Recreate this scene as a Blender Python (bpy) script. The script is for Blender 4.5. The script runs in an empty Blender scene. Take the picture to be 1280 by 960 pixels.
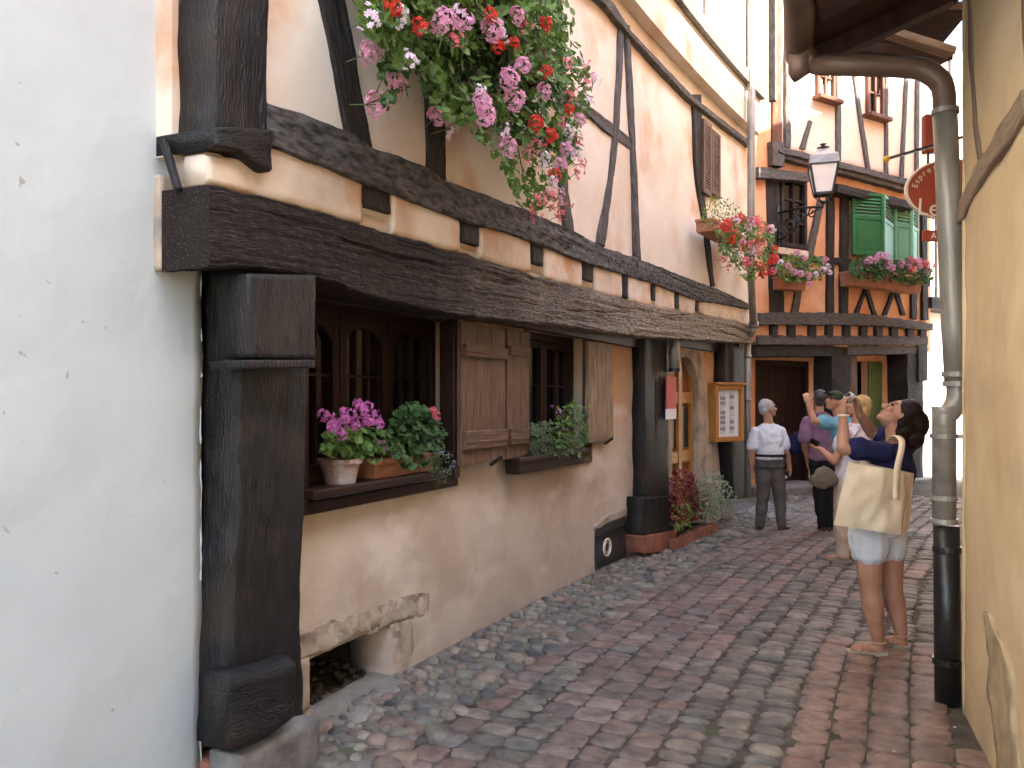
import bpy, math, random
from mathutils import Vector, Matrix, noise as mn
random.seed(7)
SC = bpy.context.scene
COL = SC.collection
K, CX, HY, H = 1000.0, 640.0, 500.0, 1.6      # lens (pixels of the 1280 photo), principal column, eye line, eye height
V = Vector

# ---------------------------------------------------------------- placing
def at(px, py, Y):
    return V(((px - CX) / K * Y, Y, H + (HY - py) / K * Y))

class CurvedFront:
    """street front of the timber house: a gently bending line in plan"""
    a, b, c = -2.535, 0.335, 0.0155
    def frame(s, u):
        p = V((s.a + s.b * u + s.c * u * u, u, 0)); d = s.b + 2 * s.c * u
        t = V((d, 1, 0)).normalized(); return p, t, V((t.y, -t.x, 0))
    def solve(s, px, n):
        k = (px - CX) / K; lo, hi = 0.2, 19.0
        for _ in range(50):
            m = (lo + hi) / 2; p, t, nn = s.frame(m); q = p + nn * n
            if q.x - k * q.y > 0: hi = m
            else: lo = m
        return (lo + hi) / 2
    def pt(s, u, n, z):
        p, t, nn = s.frame(u); q = p + nn * n; return V((q.x, q.y, z))
    def du(s, u):                       # metres per unit of u
        d = s.b + 2 * s.c * u; return math.sqrt(1 + d * d)

class FlatFront:
    def __init__(s, p, d):
        s.p = V((p[0], p[1], 0)); s.t = V((d[0], d[1], 0)).normalized(); s.n = V((s.t.y, -s.t.x, 0))
    def frame(s, u): return s.p + s.t * u, s.t, s.n
    def solve(s, px, n):
        k = (px - CX) / K; q = s.p + s.n * n
        return (k * q.y - q.x) / (s.t.x - k * s.t.y)
    def pt(s, u, n, z):
        q = s.p + s.t * u + s.n * n; return V((q.x, q.y, z))
    def du(s, u): return 1.0

def loc(F, px, py, n):
    u = F.solve(px, n); p = F.pt(u, n, 0); p.z = H + (HY - py) / K * p.y
    return p, F.frame(u)[2], u
def ZZ(F, px, py, n): return loc(F, px, py, n)[0].z
def UU(F, px, n): return F.solve(px, n)

def interp(pts, x):
    if x <= pts[0][0]: 
        a, b = pts[0], pts[1]
    elif x >= pts[-1][0]: a, b = pts[-2], pts[-1]
    else:
        for a, b in zip(pts, pts[1:]):
            if a[0] <= x <= b[0]: break
    return a[1] + (b[1] - a[1]) * (x - a[0]) / ((b[0] - a[0]) or 1e-9)
def resample(pl, n):
    L = [0]
    for a, b in zip(pl, pl[1:]): L.append(L[-1] + math.dist(a, b))
    out = []
    for i in range(n + 1):
        d = L[-1] * i / n; k = 0
        while k < len(pl) - 2 and L[k + 1] < d: k += 1
        f = (d - L[k]) / max(1e-9, L[k + 1] - L[k])
        out.append(tuple(pl[k][j] + (pl[k + 1][j] - pl[k][j]) * f for j in range(len(pl[0]))))
    return out
def fbm(v, o=3):
    return mn.fractal(v, 1.0, 2.0, o, noise_basis='PERLIN_ORIGINAL')

# ---------------------------------------------------------------- mesh collector
def wloc(o):
    p = V((0, 0, 0))
    while o is not None: p += o.location; o = o.parent
    return p

class MB:
    def __init__(s): s.v = []; s.f = []; s.g = []; s.c = []; s.m = []; s.col = (1, 1, 1); s.mi = 0
    def addv(s, p, g=None):
        s.v.append(V(p)); s.g.append(V(g) if g is not None else V(p)); s.c.append(s.col); return len(s.v) - 1
    def face(s, *i): s.f.append(tuple(i)); s.m.append(s.mi)
    def poly(s, pts): s.face(*[s.addv(p) for p in pts])
    def box(s, c8):                      # 8 corners: bottom 4 (ccw), top 4
        L = (c8[1] - c8[0]).length; W = (c8[3] - c8[0]).length; Hh = (c8[4] - c8[0]).length
        ax = sorted([(L, 0), (W, 1), (Hh, 2)], reverse=True); order = [a[1] for a in ax]
        r0 = random.random() * 40
        lc = [(0, 0, 0), (L, 0, 0), (L, W, 0), (0, W, 0), (0, 0, Hh), (L, 0, Hh), (L, W, Hh), (0, W, Hh)]
        b = len(s.v)
        for p, l in zip(c8, lc): s.addv(p, (l[order[0]] + r0, l[order[1]] + r0, l[order[2]]))
        for f in ((0, 3, 2, 1), (4, 5, 6, 7), (0, 1, 5, 4), (1, 2, 6, 5), (2, 3, 7, 6), (3, 0, 4, 7)): s.face(*[b + i for i in f])
    def abox(s, x0, x1, y0, y1, z0, z1):
        s.box([V(p) for p in ((x0, y0, z0), (x1, y0, z0), (x1, y1, z0), (x0, y1, z0), (x0, y0, z1), (x1, y0, z1), (x1, y1, z1), (x0, y1, z1))])
    def fbox(s, F, u0, u1, z0, z1, n0, n1, z0b=None, z1b=None):   # box on a front; z*b: heights at the u1 end
        z0b = z0 if z0b is None else z0b; z1b = z1 if z1b is None else z1b
        s.box([F.pt(u0, n1, z0), F.pt(u1, n1, z0b), F.pt(u1, n0, z0b), F.pt(u0, n0, z0), F.pt(u0, n1, z1), F.pt(u1, n1, z1b), F.pt(u1, n0, z1b), F.pt(u0, n0, z1)])
    def bar(s, p, q, w, h, up=(0, 0, 1)):
        p, q = V(p), V(q); d = (q - p).normalized(); up = V(up)
        x = d.cross(up)
        if x.length < 1e-4: x = d.cross(V((1, 0, 0)))
        x.normalize(); y = x.cross(d)
        x *= w / 2; y *= h / 2
        s.box([p - x - y, q - x - y, q + x - y, p + x - y, p - x + y, q - x + y, q + x + y, p + x + y])
    def tube(s, path, rad, seg=10, cap=True):
        path = [V(p) for p in path]; n = len(path)
        rad = rad if isinstance(rad, (list, tuple)) else [rad] * n
        rings = []; ref = None; L = 0
        for i, p in enumerate(path):
            d = (path[min(i + 1, n - 1)] - path[max(i - 1, 0)]).normalized()
            if ref is None:
                ref = d.cross(V((0, 0, 1)))
                if ref.length < 1e-3: ref = d.cross(V((0, 1, 0)))
            ref = (ref - d * ref.dot(d)).normalized(); b = d.cross(ref)
            if i: L += (p - path[i - 1]).length
            rings.append([s.addv(p + (ref * math.cos(a) + b * math.sin(a)) * rad[i], (L, a * rad[i], 0)) for a in [2 * math.pi * k / seg for k in range(seg)]])
        for a, b in zip(rings, rings[1:]):
            for k in range(seg): s.face(a[k], a[(k + 1) % seg], b[(k + 1) % seg], b[k])
        if cap: s.face(*rings[0][::-1]); s.face(*rings[-1])
    def loft(s, secs, seg=16, cap=True):    # secs: (centre, axis vector A, axis vector B)
        rings = []
        for c, A, B in secs:
            c, A, B = V(c), V(A), V(B)
            rings.append([s.addv(c + A * math.cos(t) + B * math.sin(t)) for t in [2 * math.pi * k / seg for k in range(seg)]])
        for a, b in zip(rings, rings[1:]):
            for k in range(seg): s.face(a[k], a[(k + 1) % seg], b[(k + 1) % seg], b[k])
        if cap: s.face(*rings[0][::-1]); s.face(*rings[-1])
    def ell(s, c, rx, ry, rz, M=None, seg=14, rg=8, wob=0, g=None):
        c = V(c); M = M or Matrix.Identity(3); R = []; sd = random.random() * 99
        for i in range(1, rg):
            t = math.pi * i / rg; row = []
            for k in range(seg):
                a = 2 * math.pi * k / seg
                d = V((math.sin(t) * math.cos(a), math.sin(t) * math.sin(a), math.cos(t)))
                w = 1 + (wob * mn.noise(d * 1.3 + V((sd, 0, 0))) if wob else 0)
                row.append(s.addv(c + M @ V((d.x * rx * w, d.y * ry * w, d.z * rz * w)), g))
            R.append(row)
        top = s.addv(c + M @ V((0, 0, rz)), g); bot = s.addv(c - M @ V((0, 0, rz)), g)
        for k in range(seg):
            j = (k + 1) % seg
            s.face(top, R[0][k], R[0][j]); s.face(bot, R[-1][j], R[-1][k])
            for a, b in zip(R, R[1:]): s.face(a[k], b[k], b[j], a[j])
    def cone(s, p, r, q, r2, seg=12):      # tapered capsule
        p, q = V(p), V(q); d = q - p; L = d.length
        if L < 1e-6: s.ell(p, r, r, r, seg=seg); return
        d.normalize(); x = d.cross(V((0, 0, 1)))
        if x.length < 1e-3: x = d.cross(V((0, 1, 0)))
        x.normalize(); y = d.cross(x); secs = []
        for a in (80, 50, 25): secs.append((p - d * r * math.sin(math.radians(a)), x * r * math.cos(math.radians(a)), y * r * math.cos(math.radians(a))))
        secs.append((p, x * r, y * r)); secs.append((q, x * r2, y * r2))
        for a in (25, 50, 80): secs.append((q + d * r2 * math.sin(math.radians(a)), x * r2 * math.cos(math.radians(a)), y * r2 * math.cos(math.radians(a))))
        s.loft(secs, seg)
    def lathe(s, c, prof, seg=20, M=None):
        M = M or Matrix.Identity(3); c = V(c); R = []
        for r, z in prof: R.append([s.addv(c + M @ V((r * math.cos(t), r * math.sin(t), z))) for t in [2 * math.pi * k / seg for k in range(seg)]])
        for a, b in zip(R, R[1:]):
            for k in range(seg): s.face(a[k], a[(k + 1) % seg], b[(k + 1) % seg], b[k])
        s.face(*R[0][::-1]); s.face(*R[-1])
    def prism(s, pts, off):                # closed polygon pts extruded by vector off
        off = V(off); n = len(pts); o = V(pts[0]) 
        a = [s.addv(p) for p in pts]; b = [s.addv(V(p) + off) for p in pts]
        s.face(*a); s.face(*b[::-1])
        for i in range(n): s.face(a[i], b[i], b[(i + 1) % n], a[(i + 1) % n])
    def fprism(s, F, pts, n0, n1):         # pts in photo pixels on front F at depth n1
        a, b = [], []; p0 = loc(F, *pts[0], n1)[0]
        for px, py in pts:
            p, nn, u = loc(F, px, py, n1); g = (p.z, (p - p0).length, 0)
            a.append(s.addv(p, g)); b.append(s.addv(p - nn * (n1 - n0), g))
        n = len(pts); s.face(*a); s.face(*b[::-1])
        for i in range(n): s.face(a[i], b[i], b[(i + 1) % n], a[(i + 1) % n])
    def ribbon(s, F, A, B, n0, n1, ds=0.06, m=4, r=0.012, rough=0.006, edge=0.006, kind='x', freq=(3, 25), crack=0, chip=0):
        """timber or band on front F between photo polylines A and B, n0 (back) to n1 (face)"""
        st = []
        if kind == 'x':
            u0, u1 = UU(F, A[0][0], n1), UU(F, A[-1][0], n1)
            N = max(2, int(abs(u1 - u0) * F.du((u0 + u1) / 2) / ds))
            for i in range(N + 1):
                u = u0 + (u1 - u0) * i / N; p, t, nn = F.frame(u); q = p + nn * n1; px = CX + K * q.x / q.y
                st.append((V((q.x, q.y, H + (HY - interp(A, px)) / K * q.y)), V((q.x, q.y, H + (HY - interp(B, px)) / K * q.y)), nn))
        else:
            a0, a1 = loc(F, *A[0], n1)[0], loc(F, *A[-1], n1)[0]
            N = max(2, int((a1 - a0).length / ds)); RA, RB = resample(A, N), resample(B, N)
            for p, q in zip(RA, RB):
                P, nn, u = loc(F, *p, n1); Q = loc(F, *q, n1)[0]; st.append((P, Q, nn))
        sd = random.random() * 100; L = 0; rings = []
        for i, (P, Q, nn) in enumerate(st):
            if i: L += ((P + Q) / 2 - (st[i - 1][0] + st[i - 1][1]) / 2).length
            w = (Q - P).length; e = (Q - P).normalized()
            j1 = edge * fbm(V((L * 4 + sd, 0, 0)), 3); j2 = edge * fbm(V((L * 4 + sd, 9, 0)), 3)
            P2, Q2 = P + e * j1, Q + e * j2
            row = [s.addv(P2 - nn * (n1 - n0), (L + sd, 0, n1 - n0)), s.addv(P2 - nn * r, (L + sd, 0, r))]
            for j in range(m + 1):
                f = j / m; off = 0
                x = f * (w - 2 * r * .6) + r * .6
                if rough:
                    off = rough * (fbm(V((L * freq[0] + sd, x * freq[1], sd)), 3))
                if crack:
                    for cf, cs in ((8, 1.0), (17, .6)):
                        q = abs(mn.noise(V((L * .55 + sd, x * cf, sd + cf)))); off -= crack * cs * max(0, .07 - q) / .07 * max(0, min(1, 1.6 * mn.noise(V((L * .9, x * 5, sd + 9))) + .5))
                if chip: off += chip * fbm(V((L * 22 + sd, x * 30, sd)), 2)
                row.append(s.addv(P2 + (Q2 - P2) * (x / w) + nn * off, (L + sd, x, 0)))
            row += [s.addv(Q2 - nn * r, (L + sd, w, r)), s.addv(Q2 - nn * (n1 - n0), (L + sd, w, n1 - n0))]
            rings.append(row)
        for a, b in zip(rings, rings[1:]):
            k = len(a)
            for j in range(k): s.face(a[j], a[(j + 1) % k], b[(j + 1) % k], b[j])
        s.face(*rings[0][::-1]); s.face(*rings[-1])
    def build(s, name, mat, parent=None, smooth=False, bevel=0, remesh=0, sm=0, recalc=True, disp=0, dscale=8, subdiv=0):
        me = bpy.data.meshes.new(name); off = wloc(parent) if parent else V((0, 0, 0))
        me.from_pydata([tuple(p - off) for p in s.v], [], s.f)
        at_ = me.attributes.new('gc', 'FLOAT_VECTOR', 'POINT'); at_.data.foreach_set('vector', [c for g in s.g for c in g])
        ac = me.attributes.new('col', 'FLOAT_COLOR', 'POINT'); ac.data.foreach_set('color', [c for g in s.c for c in (g[0], g[1], g[2], 1)])
        mats = mat if isinstance(mat, (list, tuple)) else [mat]
        for m_ in mats: me.materials.append(m_)
        if len(mats) > 1: me.polygons.foreach_set('material_index', s.m)
        o = bpy.data.objects.new(name, me); COL.objects.link(o)
        if recalc:
            import bmesh
            bm = bmesh.new(); bm.from_mesh(me); bmesh.ops.recalc_face_normals(bm, faces=bm.faces); bm.to_mesh(me); bm.free()
        if remesh:
            md = o.modifiers.new('r', 'REMESH'); md.mode = 'VOXEL'; md.voxel_size = remesh; md.use_smooth_shade = True
            if sm: md = o.modifiers.new('s', 'SMOOTH'); md.factor = .5; md.iterations = sm
            dg = bpy.context.evaluated_depsgraph_get(); m2 = bpy.data.meshes.new_from_object(o.evaluated_get(dg))
            o.modifiers.clear(); o.data = m2; m2.name = name; me = m2
            if disp:
                me.calc_loop_triangles()
                nor = [v.normal.copy() for v in me.vertices]
                for v, nn in zip(me.vertices, nor): v.co += nn * disp * fbm(v.co * dscale, 2)
            me.materials.clear()
            for m_ in mats: me.materials.append(m_)
            smooth = True
        if smooth: me.polygons.foreach_set('use_smooth', [True] * len(me.polygons))
        if parent: o.parent = parent
        if bevel:
            md = o.modifiers.new('b', 'BEVEL'); md.width = bevel; md.segments = 2; md.limit_method = 'ANGLE'; md.angle_limit = math.radians(40)
        if subdiv: md = o.modifiers.new('ss', 'SUBSURF'); md.levels = md.render_levels = subdiv
        return o

def tag(o, label, cat, group=None):
    o['label'] = label; o['category'] = cat
    if group: o['group'] = group
    return o
def thing(name, label, cat, p=(0, 0, 0), group=None):
    o = bpy.data.objects.new(name, None); COL.objects.link(o); o.location = p; o.empty_display_size = .1
    return tag(o, label, cat, group)
def struct(o): o['kind'] = 'structure'; return o

def sheet(F, us, zs, n, holes=(), thick=.2, name='wall', mat=None, parent=None, step=.12, wav=.012, wf=1.6):
    """plaster sheet on front F with rectangular openings (u0,u1,z0,z1), solid to depth thick"""
    def brk(vals, extra, sc):
        b = sorted(set([round(x, 4) for x in list(vals) + extra])); out = []
        for a, c in zip(b, b[1:]):
            k = max(1, int((c - a) * sc / step)); out += [a + (c - a) * i / k for i in range(k)]
        return out + [b[-1]]
    U = brk(us, [h[i] for h in holes for i in (0, 1)], 1.1); Z = brk(zs, [h[i] for h in holes for i in (2, 3)], 1)
    mb = MB(); idx = {}
    def vid(i, j):
        if (i, j) not in idx:
            p = F.pt(U[i], n, Z[j]); nn = F.frame(U[i])[2]
            near = min([max(max(h[0] - U[i], U[i] - h[1]), max(h[2] - Z[j], Z[j] - h[3]), 0) for h in holes] + [1])
            w = wav * fbm(p * wf, 3) * min(1, near / .15 + .15)
            idx[i, j] = mb.addv(p + nn * w)
        return idx[i, j]
    for i in range(len(U) - 1):
        for j in range(len(Z) - 1):
            uc, zc = (U[i] + U[i + 1]) / 2, (Z[j] + Z[j + 1]) / 2
            if any(h[0] < uc < h[1] and h[2] < zc < h[3] for h in holes): continue
            mb.face(vid(i, j), vid(i + 1, j), vid(i + 1, j + 1), vid(i, j + 1))
    o = mb.build(name, mat, parent, smooth=True, recalc=False)
    md = o.modifiers.new('t', 'SOLIDIFY'); md.thickness = thick; md.offset = -1
    if F.frame(U[0])[1].cross(V((0, 0, 1))).dot(F.frame(U[0])[2]) < 0: md.offset = 1
    return o

# ---------------------------------------------------------------- materials
def mat(name, cols, scale=4, rough=.85, bump=.2, bscale=30, coord='obj', grain=None, spec=.3, detail=6, contrast=(.35, .65), metal=0, extra=None, usecol=False, bdist=.01):
    m = bpy.data.materials.new(name); m.use_nodes = True; nt = m.node_tree; N = nt.nodes; L = nt.links
    b = N['Principled BSDF']; b.inputs['Roughness'].default_value = rough; b.inputs['Specular IOR Level'].default_value = spec; b.inputs['Metallic'].default_value = metal
    if coord == 'gc':
        c = N.new('ShaderNodeAttribute'); c.attribute_name = 'gc'; src = c.outputs['Vector']
    elif coord == 'world':
        c = N.new('ShaderNodeNewGeometry'); src = c.outputs['Position']
    else:
        c = N.new('ShaderNodeTexCoord'); src = c.outputs['Object']
    mp = N.new('ShaderNodeMapping'); L.new(src, mp.inputs[0])
    mp.inputs['Scale'].default_value = grain or (1, 1, 1)
    n1 = N.new('ShaderNodeTexNoise'); n1.inputs['Scale'].default_value = scale; n1.inputs['Detail'].default_value = detail; n1.inputs['Roughness'].default_value = .62
    L.new(mp.outputs[0], n1.inputs['Vector'])
    r = N.new('ShaderNodeValToRGB'); L.new(n1.outputs[0], r.inputs[0]); e = r.color_ramp.elements
    k = len(cols); e[0].position = contrast[0]; e[-1].position = contrast[1]
    for i in range(1, k - 1): e.new(contrast[0] + (contrast[1] - contrast[0]) * i / (k - 1))
    for i, cc in enumerate(cols): e[i].color = (*cc, 1)
    out = r.outputs[0]
    if usecol:
        a = N.new('ShaderNodeAttribute'); a.attribute_name = 'col'
        mx = N.new('ShaderNodeMix'); mx.data_type = 'RGBA'; mx.blend_type = 'MULTIPLY'; mx.inputs[0].default_value = 1
        L.new(out, mx.inputs[6]); L.new(a.outputs['Color'], mx.inputs[7]); out = mx.outputs[2]
    m['n1'] = 0
    if extra: out = extra(N, L, out, src, mp)
    L.new(out, b.inputs['Base Color'])
    if bump:
        n2 = N.new('ShaderNodeTexNoise'); n2.inputs['Scale'].default_value = bscale; n2.inputs['Detail'].default_value = 5
        L.new(mp.outputs[0], n2.inputs['Vector'])
        bp = N.new('ShaderNodeBump'); bp.inputs['Strength'].default_value = bump; bp.inputs['Distance'].default_value = bdist
        L.new(n2.outputs[0], bp.inputs['Height']); L.new(bp.outputs[0], b.inputs['Normal'])
    return m

def mixin(col, lo, hi, scale=1.5, coordz=None, seed=0, detail=5, stretch=None):
    """extra(): blend a stain colour by large noise, optionally only between two heights (zlo, zhi, invert)"""
    def fn(N, L, out, src, mp):
        g = N.new('ShaderNodeNewGeometry'); m2 = N.new('ShaderNodeMapping'); m2.inputs['Location'].default_value = (seed, seed * 1.7, seed)
        if stretch: m2.inputs['Scale'].default_value = stretch
        L.new(g.outputs['Position'], m2.inputs[0])
        n = N.new('ShaderNodeTexNoise'); n.inputs['Scale'].default_value = scale; n.inputs['Detail'].default_value = detail; L.new(m2.outputs[0], n.inputs['Vector'])
        mr = N.new('ShaderNodeMapRange'); mr.inputs[1].default_value = lo; mr.inputs[2].default_value = hi; L.new(n.outputs[0], mr.inputs[0])
        f = mr.outputs[0]
        if coordz:
            sp = N.new('ShaderNodeSeparateXYZ'); L.new(g.outputs['Position'], sp.inputs[0])
            ad = N.new('ShaderNodeMath'); ad.operation = 'MULTIPLY_ADD'; ad.inputs[1].default_value = coordz[2] if len(coordz) > 2 else .5
            L.new(n.outputs[0], ad.inputs[0]); L.new(sp.outputs['Z'], ad.inputs[2])
            mz = N.new('ShaderNodeMapRange'); mz.interpolation_type = 'SMOOTHSTEP'; mz.inputs[1].default_value = coordz[0]; mz.inputs[2].default_value = coordz[1]
            L.new(ad.outputs[0], mz.inputs[0])
            mu = N.new('ShaderNodeMath'); mu.operation = 'MULTIPLY'; L.new(f, mu.inputs[0]); L.new(mz.outputs[0], mu.inputs[1]); f = mu.outputs[0]
        mx = N.new('ShaderNodeMix'); mx.data_type = 'RGBA'; L.new(f, mx.inputs[0]); L.new(out, mx.inputs[6]); mx.inputs[7].default_value = (*col, 1)
        return mx.outputs[2]
    return fn
def chain(*fs):
    def fn(N, L, out, src, mp):
        for f in fs: out = f(N, L, out, src, mp)
        return out
    return fn

M = {}
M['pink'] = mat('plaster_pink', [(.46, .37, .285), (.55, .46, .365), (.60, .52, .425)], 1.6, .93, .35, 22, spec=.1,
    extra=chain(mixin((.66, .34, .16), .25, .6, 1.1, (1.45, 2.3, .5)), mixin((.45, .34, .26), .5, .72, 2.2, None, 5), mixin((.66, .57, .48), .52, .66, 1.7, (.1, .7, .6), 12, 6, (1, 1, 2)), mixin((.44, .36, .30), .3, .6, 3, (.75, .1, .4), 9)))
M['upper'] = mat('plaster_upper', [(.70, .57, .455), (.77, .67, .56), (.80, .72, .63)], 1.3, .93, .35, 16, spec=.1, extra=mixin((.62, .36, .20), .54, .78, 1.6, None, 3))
M['band'] = mat('plaster_band', [(.56, .42, .31), (.68, .56, .44), (.72, .61, .50)], 2.6, .93, .3, 18, spec=.1, extra=mixin((.56, .28, .14), .5, .72, 3, None, 4))
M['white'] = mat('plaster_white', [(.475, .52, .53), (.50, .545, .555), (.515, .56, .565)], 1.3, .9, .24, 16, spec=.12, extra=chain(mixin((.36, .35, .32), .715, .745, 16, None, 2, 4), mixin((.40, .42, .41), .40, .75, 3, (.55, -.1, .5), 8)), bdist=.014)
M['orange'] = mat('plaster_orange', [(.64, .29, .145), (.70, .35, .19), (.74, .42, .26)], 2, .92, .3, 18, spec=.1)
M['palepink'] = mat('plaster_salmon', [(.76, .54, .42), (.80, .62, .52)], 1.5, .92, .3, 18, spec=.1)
M['ochre'] = mat('plaster_ochre', [(.58, .42, .25), (.65, .49, .30), (.69, .53, .345)], 1.3, .92, .4, 18, spec=.1, extra=chain(mixin((.52, .38, .25), .52, .75, 2.4, None, 6), mixin((.34, .26, .18), .3, .7, 2.5, (.7, -.1, .5), 3)))
M['farwhite'] = mat('plaster_far', [(.72, .71, .68), (.78, .77, .74)], 2, .9, .2, 20)
M['black'] = mat('timber_black', [(.005, .0045, .0045), (.014, .0125, .0125), (.034, .031, .031)], 5, .55, .9, 16, 'gc', (1.5, 6, 6), spec=.35, contrast=(.3, .8), extra=chain(mixin((.10, .095, .09), .68, .76, 32, None, 3, 4, (1, 1, .5)), mixin((.040, .026, .018), .5, .72, 3, None, 7)), bdist=.012)
M['timber'] = mat('timber_dark', [(.010, .007, .006), (.026, .020, .017), (.075, .064, .058)], 5, .75, .8, 12, 'gc', (1.2, 9, 9), contrast=(.3, .75))
M['greywood'] = mat('timber_grey', [(.035, .028, .025), (.095, .083, .076), (.18, .165, .155)], 5, .85, .8, 12, 'gc', (1.5, 10, 10), contrast=(.3, .72))
M['darkwood'] = mat('wood_dark_red', [(.014, .005, .004), (.030, .012, .008)], 5, .5, .3, 14, 'gc', (1, 8, 8))
M['winwood'] = mat('wood_window', [(.012, .004, .003), (.026, .009, .005)], 5, .5, .3, 14, 'gc', (1, 8, 8))
M['redwood'] = mat('wood_red', [(.075, .026, .012), (.14, .05, .022)], 5, .5, .3, 14, 'gc', (1, 8, 8))
M['shutter'] = mat('wood_shutter', [(.075, .038, .023), (.125, .068, .042), (.18, .105, .07)], 4, .62, .35, 14, 'gc', (1, 9, 9), spec=.3)
M['shutlight'] = mat('wood_shutter_pale', [(.13, .085, .055), (.26, .18, .11), (.42, .30, .18)], 4, .6, .35, 14, 'gc', (1, 9, 9), extra=mixin((.13, .075, .055), .35, .6, 2, (1.62, 1.35, .4), 1))
M['gold'] = mat('wood_golden', [(.34, .14, .03), (.50, .23, .055)], 5, .4, .2, 14, 'gc', (1, 8, 8), spec=.4)
M['door'] = mat('wood_door', [(.18, .065, .02), (.30, .12, .035)], 5, .45, .2, 14, 'gc', (1, 8, 8), spec=.4)
M['stone'] = mat('stone_grey', [(.12, .11, .10), (.20, .185, .17), (.27, .25, .23)], 5, .9, .8, 25)
M['beige'] = mat('stone_beige', [(.30, .235, .18), (.42, .34, .26), (.48, .40, .32)], 4, .9, .7, 22, extra=mixin((.22, .19, .16), .52, .7, 6, None, 2))
M['concrete'] = mat('concrete', [(.22, .20, .17), (.31, .285, .245)], 6, .93, .6, 40)
M['zinc'] = mat('metal_zinc', [(.20, .185, .165), (.27, .25, .225), (.34, .32, .29)], 3, .42, .12, 12, 'gc', (1, 3, 3), spec=.5, metal=.25)
M['zincbrown'] = mat('metal_zinc_brown', [(.13, .080, .060), (.20, .13, .10)], 3, .5, .12, 12, 'gc', (1, 3, 3), spec=.5, metal=.2)
M['iron'] = mat('iron_black', [(.008, .008, .009), (.016, .016, .017)], 6, .38, .2, 30, spec=.5)
M['glass'] = mat('glass_dark', [(.006, .005, .004), (.012, .009, .008)], 2, .08, .05, 3, spec=.3)
M['milk'] = mat('glass_milky', [(.70, .68, .66), (.78, .76, .74)], 3, .25, 0, spec=.5)
M['terra'] = mat('terracotta', [(.30, .12, .06), (.40, .18, .10)], 8, .85, .4, 40)
M['oldpot'] = mat('weathered_pot', [(.22, .12, .085), (.32, .22, .18), (.42, .38, .36)], 9, .9, .5, 40)
M['brick'] = mat('brick_edge', [(.24, .085, .05), (.34, .14, .09)], 9, .9, .6, 40)
M['roof'] = mat('roof_tile', [(.22, .08, .045), (.32, .13, .07), (.38, .18, .10)], 6, .88, .5, 20)
M['soffit'] = mat('wood_soffit', [(.030, .013, .009), (.065, .030, .020)], 5, .8, .4, 14, 'obj', (1, 6, 1))
M['green'] = mat('paint_green', [(.016, .115, .038), (.026, .155, .052)], 3, .5, .2, 20, spec=.35)
M['palegreen'] = mat('paint_green_pale', [(.085, .25, .14), (.115, .30, .18)], 3, .5, .2, 20, spec=.35)
M['signred'] = mat('paint_signred', [(.30, .052, .026), (.36, .070, .035)], 4, .45, .05, 10, spec=.4)
M['cream'] = mat('paint_cream', [(.75, .65, .52), (.80, .72, .60)], 4, .5, 0)
M['yellow'] = mat('paint_yellow', [(.70, .42, .03), (.78, .48, .05)], 4, .5, 0)
M['blue'] = mat('enamel_blue', [(.015, .03, .11), (.02, .04, .14)], 4, .3, 0)
M['paper'] = mat('paper', [(.66, .67, .68), (.74, .75, .76)], 3, .7, 0)
M['ink'] = mat('print_grey', [(.12, .12, .13), (.36, .36, .38)], 60, .7, 0, detail=2)
M['poster'] = mat('paper_red', [(.42, .05, .05), (.50, .08, .07)], 4, .6, 0)
M['mortar'] = mat('mortar', [(.055, .046, .038), (.088, .075, .062), (.125, .108, .09)], 7, .95, .8, 60, extra=mixin((.07, .09, .03), .60, .72, 3, None, 8))
M['bed'] = mat('gutter_mortar', [(.12, .108, .092), (.18, .162, .138), (.24, .215, .185)], 7, .95, .8, 60, extra=mixin((.07, .085, .035), .60, .72, 3, None, 8))
M['stones'] = mat('paving_stone', [(.60, .59, .58), (.95, .95, .95), (1.28, 1.27, 1.25)], 10, .66, .8, 38, 'obj', usecol=True, spec=.35, bdist=.006)
M['ground'] = mat('ground_earth', [(.10, .085, .07), (.16, .14, .115)], 4, .95, .4, 20)
M['litter'] = mat('leaf_litter', [(.34, .31, .25), (.48, .44, .36)], 5, .8, 0)
def leafmat(name, c1, c2):
    m = mat(name, [c1, c2], 9, .55, .2, 40, spec=.35, contrast=(.3, .7))
    b = m.node_tree.nodes['Principled BSDF']
    b.inputs['Transmission Weight'].default_value = 0
    N, L = m.node_tree.nodes, m.node_tree.links
    tr = N.new('ShaderNodeBsdfTranslucent'); mx = N.new('ShaderNodeMixShader'); mx.inputs[0].default_value = .28
    L.new(b.inputs['Base Color'].links[0].from_socket, tr.inputs[0]); L.new(b.outputs[0], mx.inputs[1]); L.new(tr.outputs[0], mx.inputs[2])
    L.new(mx.outputs[0], N['Material Output'].inputs[0]); return m
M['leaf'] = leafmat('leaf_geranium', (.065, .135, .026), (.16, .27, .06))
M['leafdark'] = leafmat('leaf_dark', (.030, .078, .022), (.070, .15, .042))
M['leaflime'] = leafmat('leaf_lime', (.11, .18, .022), (.21, .30, .045))
M['leafgrey'] = leafmat('leaf_variegated', (.11, .17, .085), (.36, .42, .30))
M['leafherb'] = leafmat('leaf_herb', (.085, .13, .055), (.20, .26, .13))
M['leafred'] = leafmat('leaf_red', (.10, .012, .012), (.24, .03, .028))
M['stem'] = leafmat('stem_green', (.06, .10, .03), (.10, .14, .05))
M['p_pink'] = leafmat('petal_pink', (.76, .30, .48), (.86, .52, .66))
M['p_lilac'] = leafmat('petal_lilac', (.78, .56, .70), (.88, .78, .84))
M['p_red'] = leafmat('petal_red', (.62, .02, .015), (.75, .06, .04))
M['p_mag'] = leafmat('petal_magenta', (.62, .13, .48), (.76, .28, .62))
M['p_rose'] = leafmat('petal_rose', (.74, .10, .16), (.82, .26, .30))
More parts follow.
